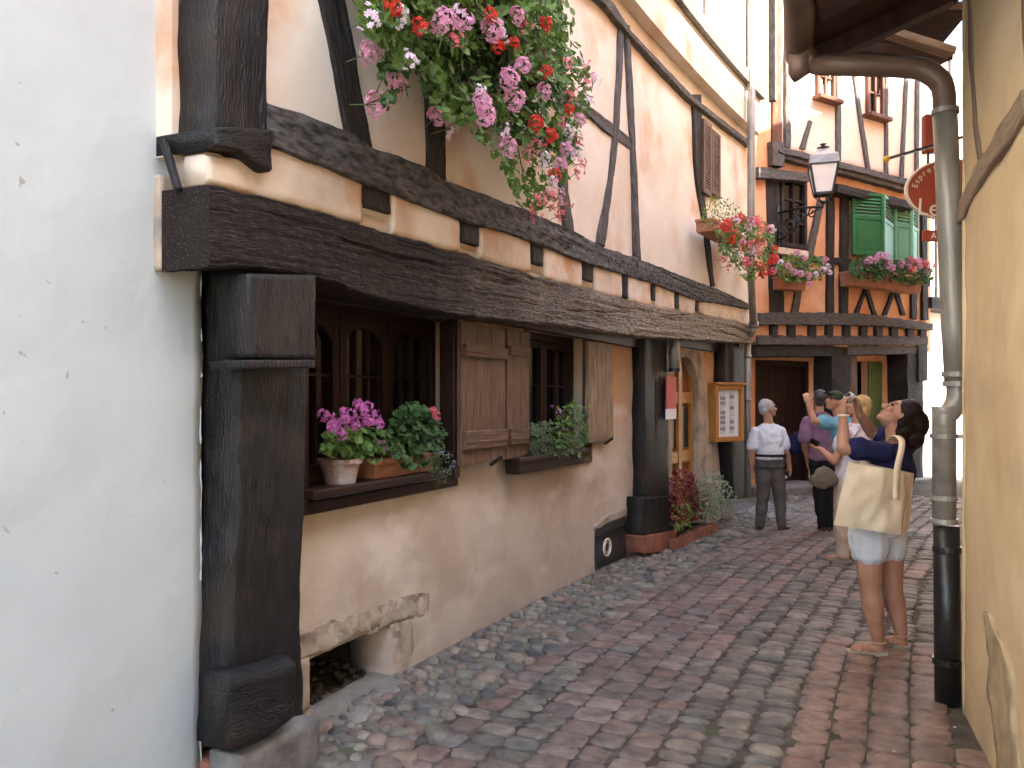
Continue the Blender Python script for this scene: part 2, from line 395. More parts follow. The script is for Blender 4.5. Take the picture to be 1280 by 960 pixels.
M['p_blue'] = leafmat('petal_blue', (.35, .36, .62), (.50, .50, .75))
M['p_yellow'] = leafmat('petal_yellow', (.72, .55, .05), (.78, .62, .1))
LF = CurvedFront()
# ================================================================ WHITE HOUSE (left edge of the photo)
wh = thing('white_house', 'white plastered house wall filling the left edge, bumpy and cracked along its right edge', 'house', LF.pt(0.5, 0, 0))
uW = UU(LF, 252, .07)
sheet(LF, [-5.2, uW], [-.1, 8.0], .07, thick=.4, name='wall', mat=M['white'], parent=wh, step=.05, wav=.006, wf=3.2)
mb = MB()
for (u, z0, z1) in ((uW, -.05, 2.1),):           # ragged plaster lip against the dark post
    L = 0; pts = []
    for i in range(60):
        z = z0 + (z1 - z0) * i / 59
        pts.append(LF.pt(u - .002 + .010 * fbm(V((z * 7, 0, 3))), .066 + .006 * fbm(V((z * 9, 5, 0))), z))
    mb.tube(pts, [.003 + .011 * abs(fbm(V((k * .45, 1, 1)))) for k in range(60)], 7)
mb.build('plaster_edge', M['white'], wh, smooth=True)
mb = MB(); mb.prism([LF.pt(-5.2, .55, 7.9), LF.pt(-5.2, .55, 8.05), LF.pt(-5.2, -4, 12.05), LF.pt(-5.2, -4, 11.9)], LF.pt(2.9, .55, 0) - LF.pt(-5.2, .55, 0)); mb.build('roof', M['roof'], wh)

# ================================================================ TIMBER HOUSE
th = thing('timber_house', 'pink half-timbered house with a heavy carved beam above brown shuttered windows', 'house', LF.pt(7, 0, 0))
uE = UU(LF, 941, .3)
# ground floor wall with openings
uw10, uw11 = UU(LF, 380, 0), UU(LF, 574, 0); zw1 = ZZ(LF, 470, 618, 0)
uw20, uw21 = UU(LF, 660, 0), UU(LF, 735, 0); zw2 = ZZ(LF, 690, 582, 0)
uc0, uc1 = UU(LF, 387, 0), UU(LF, 489, 0); zc1 = ZZ(LF, 440, 800, 0)
ud0, ud1 = UU(LF, 838, 0), UU(LF, 871.5, 0)
zap = ZZ(LF, 853, 446, 0); ucd = (ud0 + ud1) / 2; rd = (ud1 - ud0) / 2 * LF.du(ucd)
ring = .27; zsp = zap - rd
hd0, hd1 = ucd - (rd + ring) / LF.du(ucd), ucd + (rd + ring) / LF.du(ucd)
holes = [(uw10, uw11, zw1, 2.14), (uw20, uw21, zw2, 2.16), (uc0, uc1, .0, zc1), (hd0, hd1, -.1, zsp + rd + ring)]
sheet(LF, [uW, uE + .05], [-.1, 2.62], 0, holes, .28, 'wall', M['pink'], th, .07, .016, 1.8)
# spandrels + stone arch
def arc(r, k=24): return [(ucd + r / LF.du(ucd) * math.cos(a), zsp + r * math.sin(a)) for a in [math.pi * i / k for i in range(k + 1)]]
mb = MB(); R = rd + ring
for side in (0, 1):
    pts = arc(R); pts = pts[:13] if side == 0 else pts[12:]
    cor = (ucd + (R if side == 0 else -R) / LF.du(ucd), zsp + R)
    f = [LF.pt(u, .0, z) for u, z in pts] + [LF.pt(cor[0], .0, cor[1])]
    mb.prism(f, -LF.frame(ucd)[2] * .28)
mb.build('spandrel', M['pink'], th)
mb = MB()
io = [(hd1, -.05)] + arc(R) + [(hd0, -.05)]; ii = [(ud1, -.05)] + arc(rd) + [(ud0, -.05)]
for (a, b, c, d) in zip(io, io[1:], ii, ii[1:]):
    q = [LF.pt(*((x[0], .02, x[1]))) for x in (c, d, b, a)]; q2 = [LF.pt(*((x[0], -.28, x[1]))) for x in (c, d, b, a)]
    i = [mb.addv(p) for p in q + q2]
    mb.face(i[0], i[1], i[2], i[3]); mb.face(i[0], i[4], i[5], i[1]); mb.face(i[3], i[2], i[6], i[7])
o = mb.build('stone_arch', M['beige'], th)
# door
dr = MB(); n1 = -.09
pts = [(ud1, 0.02)] + arc(rd) + [(ud0, 0.02)]
dr.prism([LF.pt(u, n1, z) for u, z in pts], -LF.frame(ucd)[2] * .05)
door = dr.build('door', M['door'], th)
mb = MB()
W = ud1 - ud0
for f0, f1 in ((0, .09), (.44, .56), (.91, 1)): mb.fbox(LF, ud0 + W * f0, ud0 + W * f1, .03, zsp + rd * (.55 if f0 != .44 else .98), n1 + .002, n1 + .045)
for z in (.05, .85, zsp - .1):
    for f0, f1 in ((.09, .44), (.56, .91)): mb.fbox(LF, ud0 + W * f0, ud0 + W * f1, z, z + .14, n1 + .002, n1 + .035)
mb.build('door_frame', M['gold'], door, bevel=.006)
mb = MB()
for f0, f1 in ((.12, .41), (.59, .88)): mb.fbox(LF, ud0 + W * f0, ud0 + W * f1, 1.03, zsp - .14, n1 + .001, n1 + .012)
mb.build('pane', M['glass'], door)
mb = MB(); mb.fbox(LF, ud0 - .05, ud1 + .05, -.06, .10, -.24, .10); mb.build('doorstep', M['stone'], th, bevel=.015)

def ringframe(F, u0, u1, z0, z1, n0, n1, w, mb):
    du = w / F.du((u0 + u1) / 2)
    mb.fbox(F, u0, u0 + du, z0, z1, n0, n1); mb.fbox(F, u1 - du, u1, z0, z1, n0, n1)
    mb.fbox(F, u0 + du, u1 - du, z0, z0 + w, n0, n1); mb.fbox(F, u0 + du, u1 - du, z1 - w, z1, n0, n1)

# window with arched casements (first from the corner post)
def casement_window(name, u0, u1, z0, z1, n, ncas, matf, arched, parent, wf=.06, leads=3):
    mb = MB(); ringframe(LF, u0, u1, z0, z1, n - .06, n + .02, wf, mb); w = mb.build(name, matf, parent, bevel=.006)
    d = LF.du((u0 + u1) / 2); a0, a1 = u0 + wf / d, u1 - wf / d; step = (a1 - a0) / ncas
    for k in range(ncas):
        b0, b1 = a0 + k * step + .004, a0 + (k + 1) * step - .004
        f = MB(); cw = .055; ringframe(LF, b0, b1, z0 + wf + .002, z1 - wf - .002, n - .045, n + .012, cw, f)
        g0, g1, gz0, gz1 = b0 + cw / d, b1 - cw / d, z0 + wf + cw, z1 - wf - cw
        if arched:
            uc = (g0 + g1) / 2; r = (g1 - g0) / 2
            for sgn in (-1, 1):
                pts = [(uc + sgn * r * math.cos(t), gz1 - r * d * .75 + r * d * .75 * math.sin(t)) for t in [math.pi / 2 * i / 8 for i in range(9)]] + [(uc + sgn * r, gz1 + .001)]
                f.prism([LF.pt(u, n + .008, z) for u, z in pts], -LF.frame(uc)[2] * .03)
        for j in range(1, leads): 
            uu = g0 + (g1 - g0) * j / leads; f.fbox(LF, uu - .006, uu + .006, gz0, gz1, n - .03, n - .005)
        f.fbox(LF, g0, g1, gz0 + (gz1 - gz0) * .62, gz0 + (gz1 - gz0) * .62 + .014, n - .031, n - .006)
        f.build('casement', matf, w, bevel=.004)
    g = MB(); g.fbox(LF, a0, a1, z0 + wf, z1 - wf, n - .04, n - .033); g.build('pane', M['glass'], w)
    return w
casement_window('window', uw10, uw11, zw1 + .06, 2.135, -.20, 3, M['winwood'], True, th)
casement_window('window', uw20, uw21, zw2, 2.155, -.16, 2, M['darkwood'], False, th, leads=2)
mb = MB()
ringframe(LF, UU(LF, 379, .02) - .02, UU(LF, 572, .02), zw1 - .035, 2.15, -.02, .025, .06, mb); mb.build('window_surround', M['darkwood'], th, bevel=.005)
mb = MB(); u0, u1 = UU(LF, 392, .13), UU(LF, 562, .13); z = ZZ(LF, 470, 601, .13)
mb.fbox(LF, u0, u1, z - .045, z, -.2, .13); mb.build('window_sill', M['darkwood'], th, bevel=.008)
mb = MB(); ringframe(LF, UU(LF, 657, .02), uw21 + .03, zw2 - .02, 2.2, -.05, .03, .05, mb); mb.build('window_surround', M['shutter'], th, bevel=.005)

def plank_shutter(pxs, yt, yb, n, mt, bats, thick=.035, parent=th):
    """pxs: left/right photo x; yt/yb: (left,right) heights; bats: (yl0,yl1) of horizontal battens at the left edge as fractions"""
    u0, u1 = UU(LF, pxs[0], n), UU(LF, pxs[1], n)
    zt0, zt1 = ZZ(LF, pxs[0], yt[0], n), ZZ(LF, pxs[1], yt[1], n); zb0, zb1 = ZZ(LF, pxs[0], yb[0], n), ZZ(LF, pxs[1], yb[1], n)
    zt, zb = (zt0 + zt1) / 2, (zb0 + zb1) / 2
    mb = MB(); k = 3
    for i in range(k):
        a, b = u0 + (u1 - u0) * i / k, u0 + (u1 - u0) * (i + 1) / k - .003
        mb.box([LF.pt(a, n, zb), LF.pt(b, n, zb), LF.pt(b, n - thick, zb), LF.pt(a, n - thick, zb), LF.pt(a, n, zt), LF.pt(b, n, zt), LF.pt(b, n - thick, zt), LF.pt(a, n - thick, zt)])
    s = mb.build('shutter', mt, parent, bevel=.003)
    for f0, f1 in bats:
        z0, z1 = zt + (zb - zt) * f1, zt + (zb - zt) * f0
        mb = MB(); mb.fbox(LF, u0 + .012, u1 - .012, z0, z1, n + .001, n + .028); mb.fbox(LF, u0 + .016, u1 - .016, z0 + (z1 - z0) * .3, z0 + (z1 - z0) * .45, n + .028, n + .034)
        mb.build('batten', mt, s, bevel=.006)
    mb = MB(); mb.bar(LF.pt(u0 + (u1 - u0) * .6, n + .01, zb - .02), LF.pt(u0 + (u1 - u0) * .75, n + .05, zb + .03), .02, .02); mb.build('shutter_catch', M['iron'], s)
    return s
plank_shutter((577, 632), (403, 411), (583, 574), .13, M['shutter'], ((.15, .235), (.76, .89)))
plank_shutter((634, 659), (411, 415), (576, 569), .10, M['shutter'], ((.13, .20), (.77, .89)))
plank_shutter((736, 767), (428, 428), (556, 549), .07, M['shutlight'], ())
mb = MB(); ua = UU(LF, 566, .08); mb.fbox(LF, ua, UU(LF, 577, .1), zw1 + .03, 2.1, -.02, .09); mb.build('window_jamb', M['darkwood'], th, bevel=.006)

# cellar opening and hatch
mb = MB(); mb.ribbon(LF, [(372, 793), (440, 768), (490, 749), (536, 738)], [(372, 826), (440, 800), (490, 780), (534, 768)], -.1, .0, ds=.02, m=8, r=.003, rough=.012, edge=.03, freq=(12, 12))
mb.build('cellar_lintel', M['beige'], th, smooth=True)
mb = MB(); mb.ribbon(LF, [(488, 781), (492, 845)], [(513, 772), (516, 832)], -.2, -.002, ds=.02, m=8, r=.003, rough=.012, edge=.03, kind='t', freq=(12, 12)); mb.build('cellar_jamb', M['beige'], th, smooth=True)
mb = MB(); mb.ribbon(LF, [(374, 827), (377, 895)], [(387, 822), (389, 884)], -.2, .012, ds=.03, m=3, r=.01, rough=.015, edge=.01, kind='t', freq=(12, 12)); mb.build('cellar_jamb', M['beige'], th, smooth=True)
mb = MB(); mb.fbox(LF, uc0 - .1, uc1 + .1, 0, .6, -1.1, -1.0)
mb.fbox(LF, uc0 - .15, uc0 - .1, 0, .6, -1.1, -.28); mb.fbox(LF, uc1 + .1, uc1 + .15, 0, .6, -1.1, -.28); mb.fbox(LF, uc0 - .15, uc1 + .15, .6, .65, -1.1, -.28); mb.build('cellar_shaft', M['mortar'], th)
mb = MB()
for i in range(260):
    u = random.uniform(uc0 - .05, uc1 + .05); n = random.uniform(-.95, -.06); r = random.uniform(.012, .03)
    mb.ell(LF.pt(u, n, .0 + .12 * (-n)), r, r, r * .7, seg=7, rg=4)
mb.build('cellar_rubble', M['mortar'], th)['kind'] = 'stuff'
mb = MB(); mb.fprism(LF, [(746, 660), (764, 652), (783, 645), (783, 696), (745, 713)], -.02, .012); ht = mb.build('cellar_hatch', mat('hatch_grey', [(.028, .026, .027), (.05, .047, .046)], 5, .5, .3, 20, spec=.4), th, bevel=.004)
mb = MB()
for a, b, w in (((746, 672), (783, 656), 3), ((748, 705), (782, 692), 2)):
    mb.bar(loc(LF, *a, .018)[0], loc(LF, *b, .018)[0], .02, .03)
mb.build('hatch_rail', M['iron'], ht)
mb = MB(); c, nn, u = loc(LF, 759, 684, .02); t = LF.frame(u)[1]
for r0 in (1, .62):
    pts = [c + t * (.085 * r0 * math.cos(a)) + V((0, 0, .078 * r0 * math.sin(a))) for a in [2 * math.pi * k / 24 for k in range(25)]]
    mb.tube(pts, .010 if r0 == 1 else .004, 6, cap=False)
mb.build('hatch_emblem', M['cream'], ht, smooth=True)
mb = MB(); mb.ribbon(LF, [(744, 656), (764, 641), (784, 634)], [(746, 662), (764, 653), (784, 645)], -.05, .008, ds=.03, m=4, r=.012, rough=.012, edge=.01, freq=(9, 9)); mb.build('hatch_lintel', M['beige'], th, smooth=True)

# posts of the ground floor
def post(name, A, B, n0, n1, mt, **k):
    mb = MB(); kw = dict(ds=.022, m=14, r=.012, rough=.007, edge=.010, kind='t', freq=(1.4, 20), crack=.012, chip=.0025); kw.update(k)
    mb.ribbon(LF, A, B, n0, n1, **kw); return mb.build(name, mt, th, smooth=True)
P1 = post('corner_post', [(303, 335), (299, 600), (291, 820), (289, 935)], [(386, 335), (381, 600), (375, 780), (383, 935)], .0, .24, M['black'])
post('post_bracket', [(313, 342), (314, 447)], [(395, 344), (395, 449)], .20, .36, M['black'], rough=.006)
post('bracket_moulding', [(307, 450), (308, 461)], [(396, 450), (396, 460)], .20, .375, M['black'], rough=.003, ds=.01)
mb = MB(); A = [(290, 847), (330, 834), (370, 821)]; B = [(300, 938), (330, 934), (384, 894)]
mb.ribbon(LF, A, B, .20, .335, ds=.03, m=8, r=.05, rough=.015, edge=.01, freq=(5, 8)); mb.build('post_foot', M['black'], th, smooth=True)
mb = MB(); mb.ribbon(LF, [(300, 946), (330, 932), (382, 900), (399, 897)], [(300, 1000), (330, 1000), (382, 990), (399, 975)], .16, .31, ds=.03, m=6, r=.02, rough=.015, edge=.012, freq=(8, 8)); mb.build('post_plinth', M['stone'], th, smooth=True)
mb = MB(); mb.fbox(LF, uW - .01, UU(LF, 315, .1), -.06, .17, -.05, .235); mb.build('plinth_stone', M['brick'], th, bevel=.02)
post('door_post', [(806, 415), (806, 668)], [(835, 420), (837, 660)], -.02, .13, M['black'], rough=.006)
post('post_foot', [(806, 622), (804, 670)], [(845, 620), (848, 660)], .0, .19, M['black'], rough=.01, r=.03)
post('post_plinth', [(804, 670), (806, 692)], [(848, 662), (846, 690)], -.02, .20, M['brick'], rough=.012)
post('end_post', [(906, 420), (908, 520), (915, 600), (917, 624)], [(931, 420), (931, 520), (933, 600), (934, 622)], -.02, .15, M['black'], rough=.006)

# the great beam
mb = MB()
bt = [(262, 229), (345, 249), (400, 264), (480, 289), (587, 319), (680, 347), (755, 367), (820, 384), (917, 400), (942, 409)]
bb = [(262, 333), (330, 336), (395, 346), (462, 371), (575, 394), (680, 405), (755, 415), (822, 422), (910, 427), (942, 429)]
mb.ribbon(LF, bt, bb, .10, .33, ds=.014, m=34, r=.014, rough=.010, edge=.014, freq=(1.1, 36), crack=.022, chip=.004)
def beamx(N, L, out, src, mp):        # wear: far end lost its brown coat; lightened further to paint in sun and sky
    sp = N.new('ShaderNodeSeparateXYZ'); g = N.new('ShaderNodeNewGeometry'); L.new(g.outputs['Position'], sp.inputs[0])
    n = N.new('ShaderNodeTexNoise'); n.inputs['Scale'].default_value = 3; L.new(g.outputs['Position'], n.inputs['Vector'])
    ad = N.new('ShaderNodeMath'); ad.operation = 'MULTIPLY_ADD'; ad.inputs[1].default_value = 2.4; L.new(n.outputs[0], ad.inputs[0]); L.new(sp.outputs['Y'], ad.inputs[2])
    mr = N.new('ShaderNodeMapRange'); mr.inputs[1].default_value = 5.6; mr.inputs[2].default_value = 8.6; L.new(ad.outputs[0], mr.inputs[0])
    n2 = N.new('ShaderNodeTexNoise'); n2.inputs['Scale'].default_value = 5; n2.inputs['Detail'].default_value = 6; L.new(mp.outputs[0], n2.inputs['Vector'])
    r = N.new('ShaderNodeValToRGB'); L.new(n2.outputs[0], r.inputs[0]); r.color_ramp.elements[0].position = .36; r.color_ramp.elements[1].position = .66
    r.color_ramp.elements[0].color = (.085, .064, .048, 1); r.color_ramp.elements[1].color = (.55, .45, .35, 1)
    mx = N.new('ShaderNodeMix'); mx.data_type = 'RGBA'; L.new(mr.outputs[0], mx.inputs[0]); L.new(out, mx.inputs[6]); L.new(r.outputs[0], mx.inputs[7]); return mx.outputs[2]
M['beam'] = mat('timber_hewn', [(.006, .004, .003), (.030, .019, .015), (.22, .17, .14)], 5, .72, 1.0, 9, 'gc', (2.6, 26, 26), contrast=(.34, .78), extra=beamx, bdist=.02)
mb.build('main_beam', M['beam'], th, smooth=False)
mb = MB(); mb.fbox(LF, uW + .1, UU(LF, 800, .0), 2.13, 2.40, -.02, .06); mb.fbox(LF, UU(LF, 800, 0), uE, 2.22, 2.5, -.02, .05); mb.build('inner_lintel', M['darkwood'], th)
# plaster end strip of the jetty, plaster band, sill beam
uJ = UU(LF, 262, .33)
mb = MB()
mb.ribbon(LF, [(259, 184), (262, 183), (300, 186), (334, 176), (400, 198), (456, 221), (576, 267), (662, 293), (730, 321), (780, 337), (815, 348), (870, 370), (937, 384)],
          [(259, 233), (262, 236), (300, 244), (345, 255), (400, 270), (480, 295), (587, 325), (680, 353), (755, 373), (820, 388), (917, 404), (937, 411), ][:12], .05, .268, ds=.04, m=8, r=.02, rough=.012, edge=.008, freq=(5, 6))
mb.build('plaster_band', M['band'], th, smooth=True)
PB_T = [(259, 188), (300, 197), (334, 178), (400, 202), (456, 225), (576, 272), (662, 298), (730, 326), (780, 341), (815, 351), (870, 373), (937, 386)]
PB_B = [(259, 233), (300, 240), (345, 252), (400, 266), (480, 291), (587, 321), (680, 349), (755, 369), (820, 386), (917, 402), (940, 411)]
for x0, x1 in ((259, 453), (491, 575), (601, 663), (682, 727), (744, 777), (786, 813.5), (821, 842.5), (850, 868.5), (875, 940)):
    xs = [x0 + (x1 - x0) * i / 12 for i in range(13)]; mb = MB(); e = min(1, (x1 - x0) / 60)
    dip = lambda i: 3.0 * e * (abs(i - 6) / 6) ** 6
    mb.ribbon(LF, [(x, interp(PB_T, x) + dip(i)) for i, x in enumerate(xs)], [(x, interp(PB_B, x) - dip(i)) for i, x in enumerate(xs)], .2, .308, ds=.025, m=7, r=.022, rough=.010, edge=.008, freq=(5, 6)); mb.build('plaster_infill', M['band'], th, smooth=True)
mb = MB()
for z0, z1, a, b in ((2.08, 2.44, .055, .102),): mb.fbox(LF, uJ - .008, uJ + .06, z0, z1, a, b)
mb.build('plaster_strip', M['beige'], th, bevel=.015)
sb_t = [(336, 128), (435, 161), (467, 184), (535, 208), (557, 224), (659, 262), (719, 289), (756, 309), (797, 322), (870, 351), (905, 364), (938, 380)]
sb_b = [(336, 181), (400, 205), (456, 228), (576, 274), (662, 300), (730, 328), (780, 343), (815, 353), (870, 375), (905, 380), (938, 387)]
mb = MB(); mb.ribbon(LF, sb_t, sb_b, .02, .335, ds=.018, m=16, r=.012, rough=.007, edge=.010, freq=(1.2, 24), crack=.014, chip=.004)
def sillx(N, L, out, src, mp): return beamx(N, L, out, src, mp)
M['sill'] = mat('timber_sill', [(.008, .006, .005), (.020, .016, .014), (.09, .078, .07)], 4, .75, .9, 10, 'gc', (1.4, 12, 12), contrast=(.34, .72), extra=mixin((.13, .123, .12), .34, .66, 12, None, 3, 4, (1, 1, 3)))
mb.build('sill_beam', M['sill'], th)
mb = MB(); mb.ribbon(LF, [(270, 158), (300, 156), (340, 162)], [(270, 184), (300, 190), (334, 214), (340, 214)], .06, .36, ds=.02, m=8, r=.015, rough=.01, edge=.008, freq=(3, 14)); mb.build('beam_end', M['black'], th, smooth=True)
mb = MB(); mb.bar(LF.pt(uJ - .012, .12, 2.56), LF.pt(uJ - .015, .20, 2.36), .028, .03); mb.build('strap', M['black'], th, bevel=.01)
for (x0, x1, y0, y1) in ((456, 489, 222, 268), (577, 599, 268, 308), (665, 680, 296, 333), (729, 742, 322, 353), (779, 785, 338, 373), (815, 820, 350, 376), (844, 849, 360, 386), (870, 874, 370, 389)):
    mb = MB(); mb.ribbon(LF, [(x0, y0), (x0, y1 - (x1 - x0) * .30)], [(x1, y0 + (x1 - x0) * .33), (x1, y1)], .02, .304, ds=.02, m=5, r=.012, rough=.008, edge=.006, kind='t', freq=(8, 8))
    mb.build('joist_end', M['timber'], th, smooth=True)

# first floor
zF = 5.06
uB0, uB1 = UU(LF, 470, .27), UU(LF, 672, .27)
uS0, uS1 = UU(LF, 878, .27), UU(LF, 903, .27)
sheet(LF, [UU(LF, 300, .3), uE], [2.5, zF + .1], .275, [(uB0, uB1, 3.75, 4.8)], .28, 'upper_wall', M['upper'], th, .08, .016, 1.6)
casement_window('window', uB0, uB1, 3.76, 4.79, .15, 3, M['darkwood'], False, th)
def upost(name, A, B, n1=.30, mt='timber', n0=.2, **k): return post(name, A, B, n0, n1, M[mt], **dict(dict(rough=.006, edge=.010, r=.010), **k))
upost('upper_post', [(270, -420), (270, 165)], [(336, -440), (336, 165)], .33, 'black', n0=.10)
upost('brace', [(365, -140), (404, 0), (437, 172)], [(395, -140), (433, 0), (466, 186)], .30)
upost('stud', [(536, -170), (535, 213)], [(558, -180), (558, 226)], .295)
upost('stud', [(696, -30), (697, 20), (702, 240), (707, 291)], [(702, -30), (704, 20), (711, 240), (720, 296)], .30, 'greywood')
upost('brace', [(776, 22), (773, 88), (769, 153), (763, 210), (748, 304)], [(781, 24), (779, 88), (775, 153), (770, 207), (757, 309)], .302, 'greywood')
upost('stud', [(782, 30), (785, 83), (788, 153), (791, 210), (795, 320)], [(788, 32), (790, 83), (794, 153), (797, 210), (802, 324)], .306, 'greywood')
mb = MB(); mb.ribbon(LF, [(694, 102), (752, 142), (772, 158), (789, 173)], [(694, 112), (738, 146), (764, 170), (790, 188)], .2, .296, ds=.03, m=4, rough=.008, edge=.008); mb.build('rail', M['greywood'], th)
upost('stud', [(866, 118), (871, 225), (890, 358)], [(877, 118), (879, 225), (894, 358)], .302, 'timber')
# louvred shutters of the small window
def louvre(x0, x1, yt, yb, n, parent):
    u0, u1 = UU(LF, x0, n), UU(LF, x1, n); zt, zb = ZZ(LF, (x0 + x1) / 2, yt, n), ZZ(LF, (x0 + x1) / 2, yb, n)
    mb = MB(); ringframe(LF, u0, u1, zb, zt, n - .04, n, .055, mb); s = mb.build('shutter', M['shutter'], parent, bevel=.003)
    mb = MB(); k = 22
    for i in range(k):
        z = zb + .055 + (zt - zb - .11) * (i + .2) / k
        mb.fbox(LF, u0 + .05, u1 - .05, z, z + .02, n - .035, n - .006)
    mb.build('louvre_slats', M['shutter'], s); return s
louvre(880, 890, 152, 243, .33, th); louvre(890.5, 901, 165, 245, .33, th)
# jetty of the second floor
mb = MB(); mb.ribbon(LF, [(700, -46), (767, 2), (789, 38), (868, 121), (905, 150), (938, 176)], [(700, -34), (753, 2), (794, 51), (862, 124), (905, 158), (938, 184)], .1, .335, ds=.05, m=3, rough=.004); mb.build('top_plate', M['greywood'], th)
uU0 = uJ + .02
mb = MB(); mb.fbox(LF, uU0, uE, 0, 0, 0, 0)
mb = MB()
N_ = 40
for i in range(N_):
    a, b = uU0 + (uE - uU0) * i / N_, uU0 + (uE - uU0) * (i + 1) / N_; mb.fbox(LF, a, b, 5.16, 5.62, .02, .40)
mb.build('plaster_band', M['upper'], th)
mb = MB()
for i in range(N_):
    a, b = uU0 + (uE - uU0) * i / N_, uU0 + (uE - uU0) * (i + 1) / N_; mb.fbox(LF, a, b, 5.62, 5.78, .02, .47)
mb.build('upper_beam', M['greywood'], th)
sheet(LF, [uU0, uE], [5.7, 8.2], .42, (), .3, 'attic_wall', M['upper'], th, .12, .012)
for u in (6.2, 7.6, 9.0, 10.4, 11.4):
    mb = MB(); mb.fbox(LF, u, u + .07, 5.78, 8.15, .35, .45); mb.build('stud', M['greywood'], th, bevel=.008)
for x in (905, 927):
    u = UU(LF, x, .6); mb = MB(); mb.prism([LF.pt(u - .08, .43, 6.9), LF.pt(u - .08, .9, 7.6), LF.pt(u - .08, .43, 7.6)], LF.pt(u + .08, .43, 0) - LF.pt(u - .08, .43, 0)); mb.build('eaves_bracket', M['redwood'], th)
mb = MB(); mb.fbox(LF, uJ, uJ + .3, 2.5, 8.2, -3.6, .15); mb.fbox(LF, uJ + .05, uJ + .3, 5.0, 8.2, .15, .26); mb.build('gable_wall', M['band'], th)
mb = MB(); mb.fbox(LF, uE - .1, uE + .02, -.1, 8.2, -3.6, .0); mb.fbox(LF, uE - .1, uE + .02, 2.3, 8.2, .0, .27); mb.build('end_wall', M['pink'], th)
mb = MB(); mb.fbox(LF, uJ, uE, -.1, 8.2, -3.75, -3.6); mb.build('back_wall', M['white'], th)
mb = MB()
for i in range(10):
    a, b = uJ - .2 + (uE - uJ + .3) * i / 10, uJ - .2 + (uE - uJ + .3) * (i + 1) / 10
    mb.box([LF.pt(a, 1.0, 8.05), LF.pt(b, 1.0, 8.05), LF.pt(b, -3.9, 13), LF.pt(a, -3.9, 13), LF.pt(a, 1.0, 8.2), LF.pt(b, 1.0, 8.2), LF.pt(b, -3.9, 13.15), LF.pt(a, -3.9, 13.15)])
mb.build('roof', M['roof'], th)

# ---- things fixed to or standing at the timber house
mb = MB()
sp = thing('metal_tube', 'short grey metal tube hanging under the beam beside the arched door', 'tube', loc(LF, 843, 465, .2)[0])
p = loc(LF, 843, 463, .2)[0]; mb.tube([p, p + V((0, 0, .42))], .058, 16); mb.build('tube', M['zinc'], sp, smooth=True)
mb = MB(); mb.tube([p - V((0, 0, .015)), p + V((0, 0, .02))], .066, 16); mb.build('rim', M['iron'], sp)
# downpipe at the end of the house
dp = thing('downpipe', 'thin grey downpipe at the far end of the pink timber house', 'downpipe', loc(LF, 934, 622, .28)[0])
a = loc(LF, 935, 622, .26)[0]; b = loc(LF, 934.5, 428, .26)[0]; c = loc(LF, 942, 408, .40)[0]; d = loc(LF, 939, 345, .48)[0]; e = V((d.x, d.y, 8.0))
mb = MB(); mb.tube([a, b, b + V((0, 0, .05)), c - V((0, 0, .06)), c], .045, 12); mb.build('lower_pipe', M['zinc'], dp, smooth=True)
mb = MB(); mb.tube([c, d, e], .05, 12); mb.build('upper_pipe', M['zinc'], dp, smooth=True)
mb = MB()
for q in (a + (b - a) * .35, a + (b - a) * .62, a + (b - a) * .9): mb.tube([q, q + V((0, 0, .04))], .054, 12)
mb.tube([c - V((0, 0, .02)), c + V((0, 0, .06))], .066, 12); mb.build('collar', M['zinc'], dp, smooth=True)

# menu case
mc = thing('menu_case', 'golden wood framed menu case with printed sheets hung beside the arched door', 'menu case', loc(LF, 910, 552, .2)[0])
c0 = at(893.5, 516, 10.15); c1 = at(928.5, 516, 10.5); FM = FlatFront(c0.to_2d(), (c1 - c0).to_2d()); wM = (c1 - c0).length
z0, z1 = H + (HY - 552) / K * 10.3, H + (HY - 481) / K * 10.3
mb = MB(); mb.fbox(FM, 0, wM, z0, z1, -.12, -.03); mb.build('case_body', M['gold'], mc, bevel=.006)
mb = MB(); ringframe(FM, -.005, wM + .005, z0, z1, -.03, .02, .062, mb); mb.build('case_frame', M['gold'], mc, bevel=.006)
mb = MB(); mb.fbox(FM, -.02, wM + .02, z1, z1 + .03, -.13, .05); mb.build('case_cap', M['gold'], mc, bevel=.006)
mb = MB(); mb.fbox(FM, .06, wM - .06, z0 + .06, z1 - .06, -.028, -.024); mb.build('backing', M['paper'], mc)
for k, (f0, f1) in enumerate(((.20, .49), (.53, .80))):
    mb = MB(); mb.fbox(FM, wM * f0, wM * f1, z0 + .08, z1 - .08, -.0235, -.021); sh = mb.build('menu_sheet', M['paper'], mc)
    mb = MB(); zz = z1 - .11; r = random.Random(k + 3)
    while zz > z0 + .1:
        h = r.choice((.008, .008, .05)); l = r.uniform(.5, 1)
        if h > .02 and zz - h > z0 + .1: mb.fbox(FM, wM * (f0 + .03), wM * (f0 + .03 + (f1 - f0 - .06) * .8), zz - h, zz, -.0205, -.0195)
        elif h < .02: mb.fbox(FM, wM * (f0 + .03), wM * (f0 + .03 + (f1 - f0 - .06) * l), zz - h, zz, -.0205, -.0195)
        zz -= h + .012
    mb.build('print', M['ink'], sh)
# poster by the door
pp = thing('notice', 'red and white notice fixed beside the dark post at the arched door', 'notice', loc(LF, 838, 523, .16)[0])
u0, u1 = UU(LF, 833, .17), UU(LF, 845, .17); zt, zm, zb = ZZ(LF, 838, 471, .17), ZZ(LF, 838, 511, .17), ZZ(LF, 838, 524, .17)
mb = MB(); mb.fbox(LF, u0, u1, zm, zt, .16, .175); mb.build('red_panel', M['poster'], pp)
mb = MB(); mb.fbox(LF, u0, u1, zb, zm, .16, .174); mb.build('white_panel', M['paper'], pp)
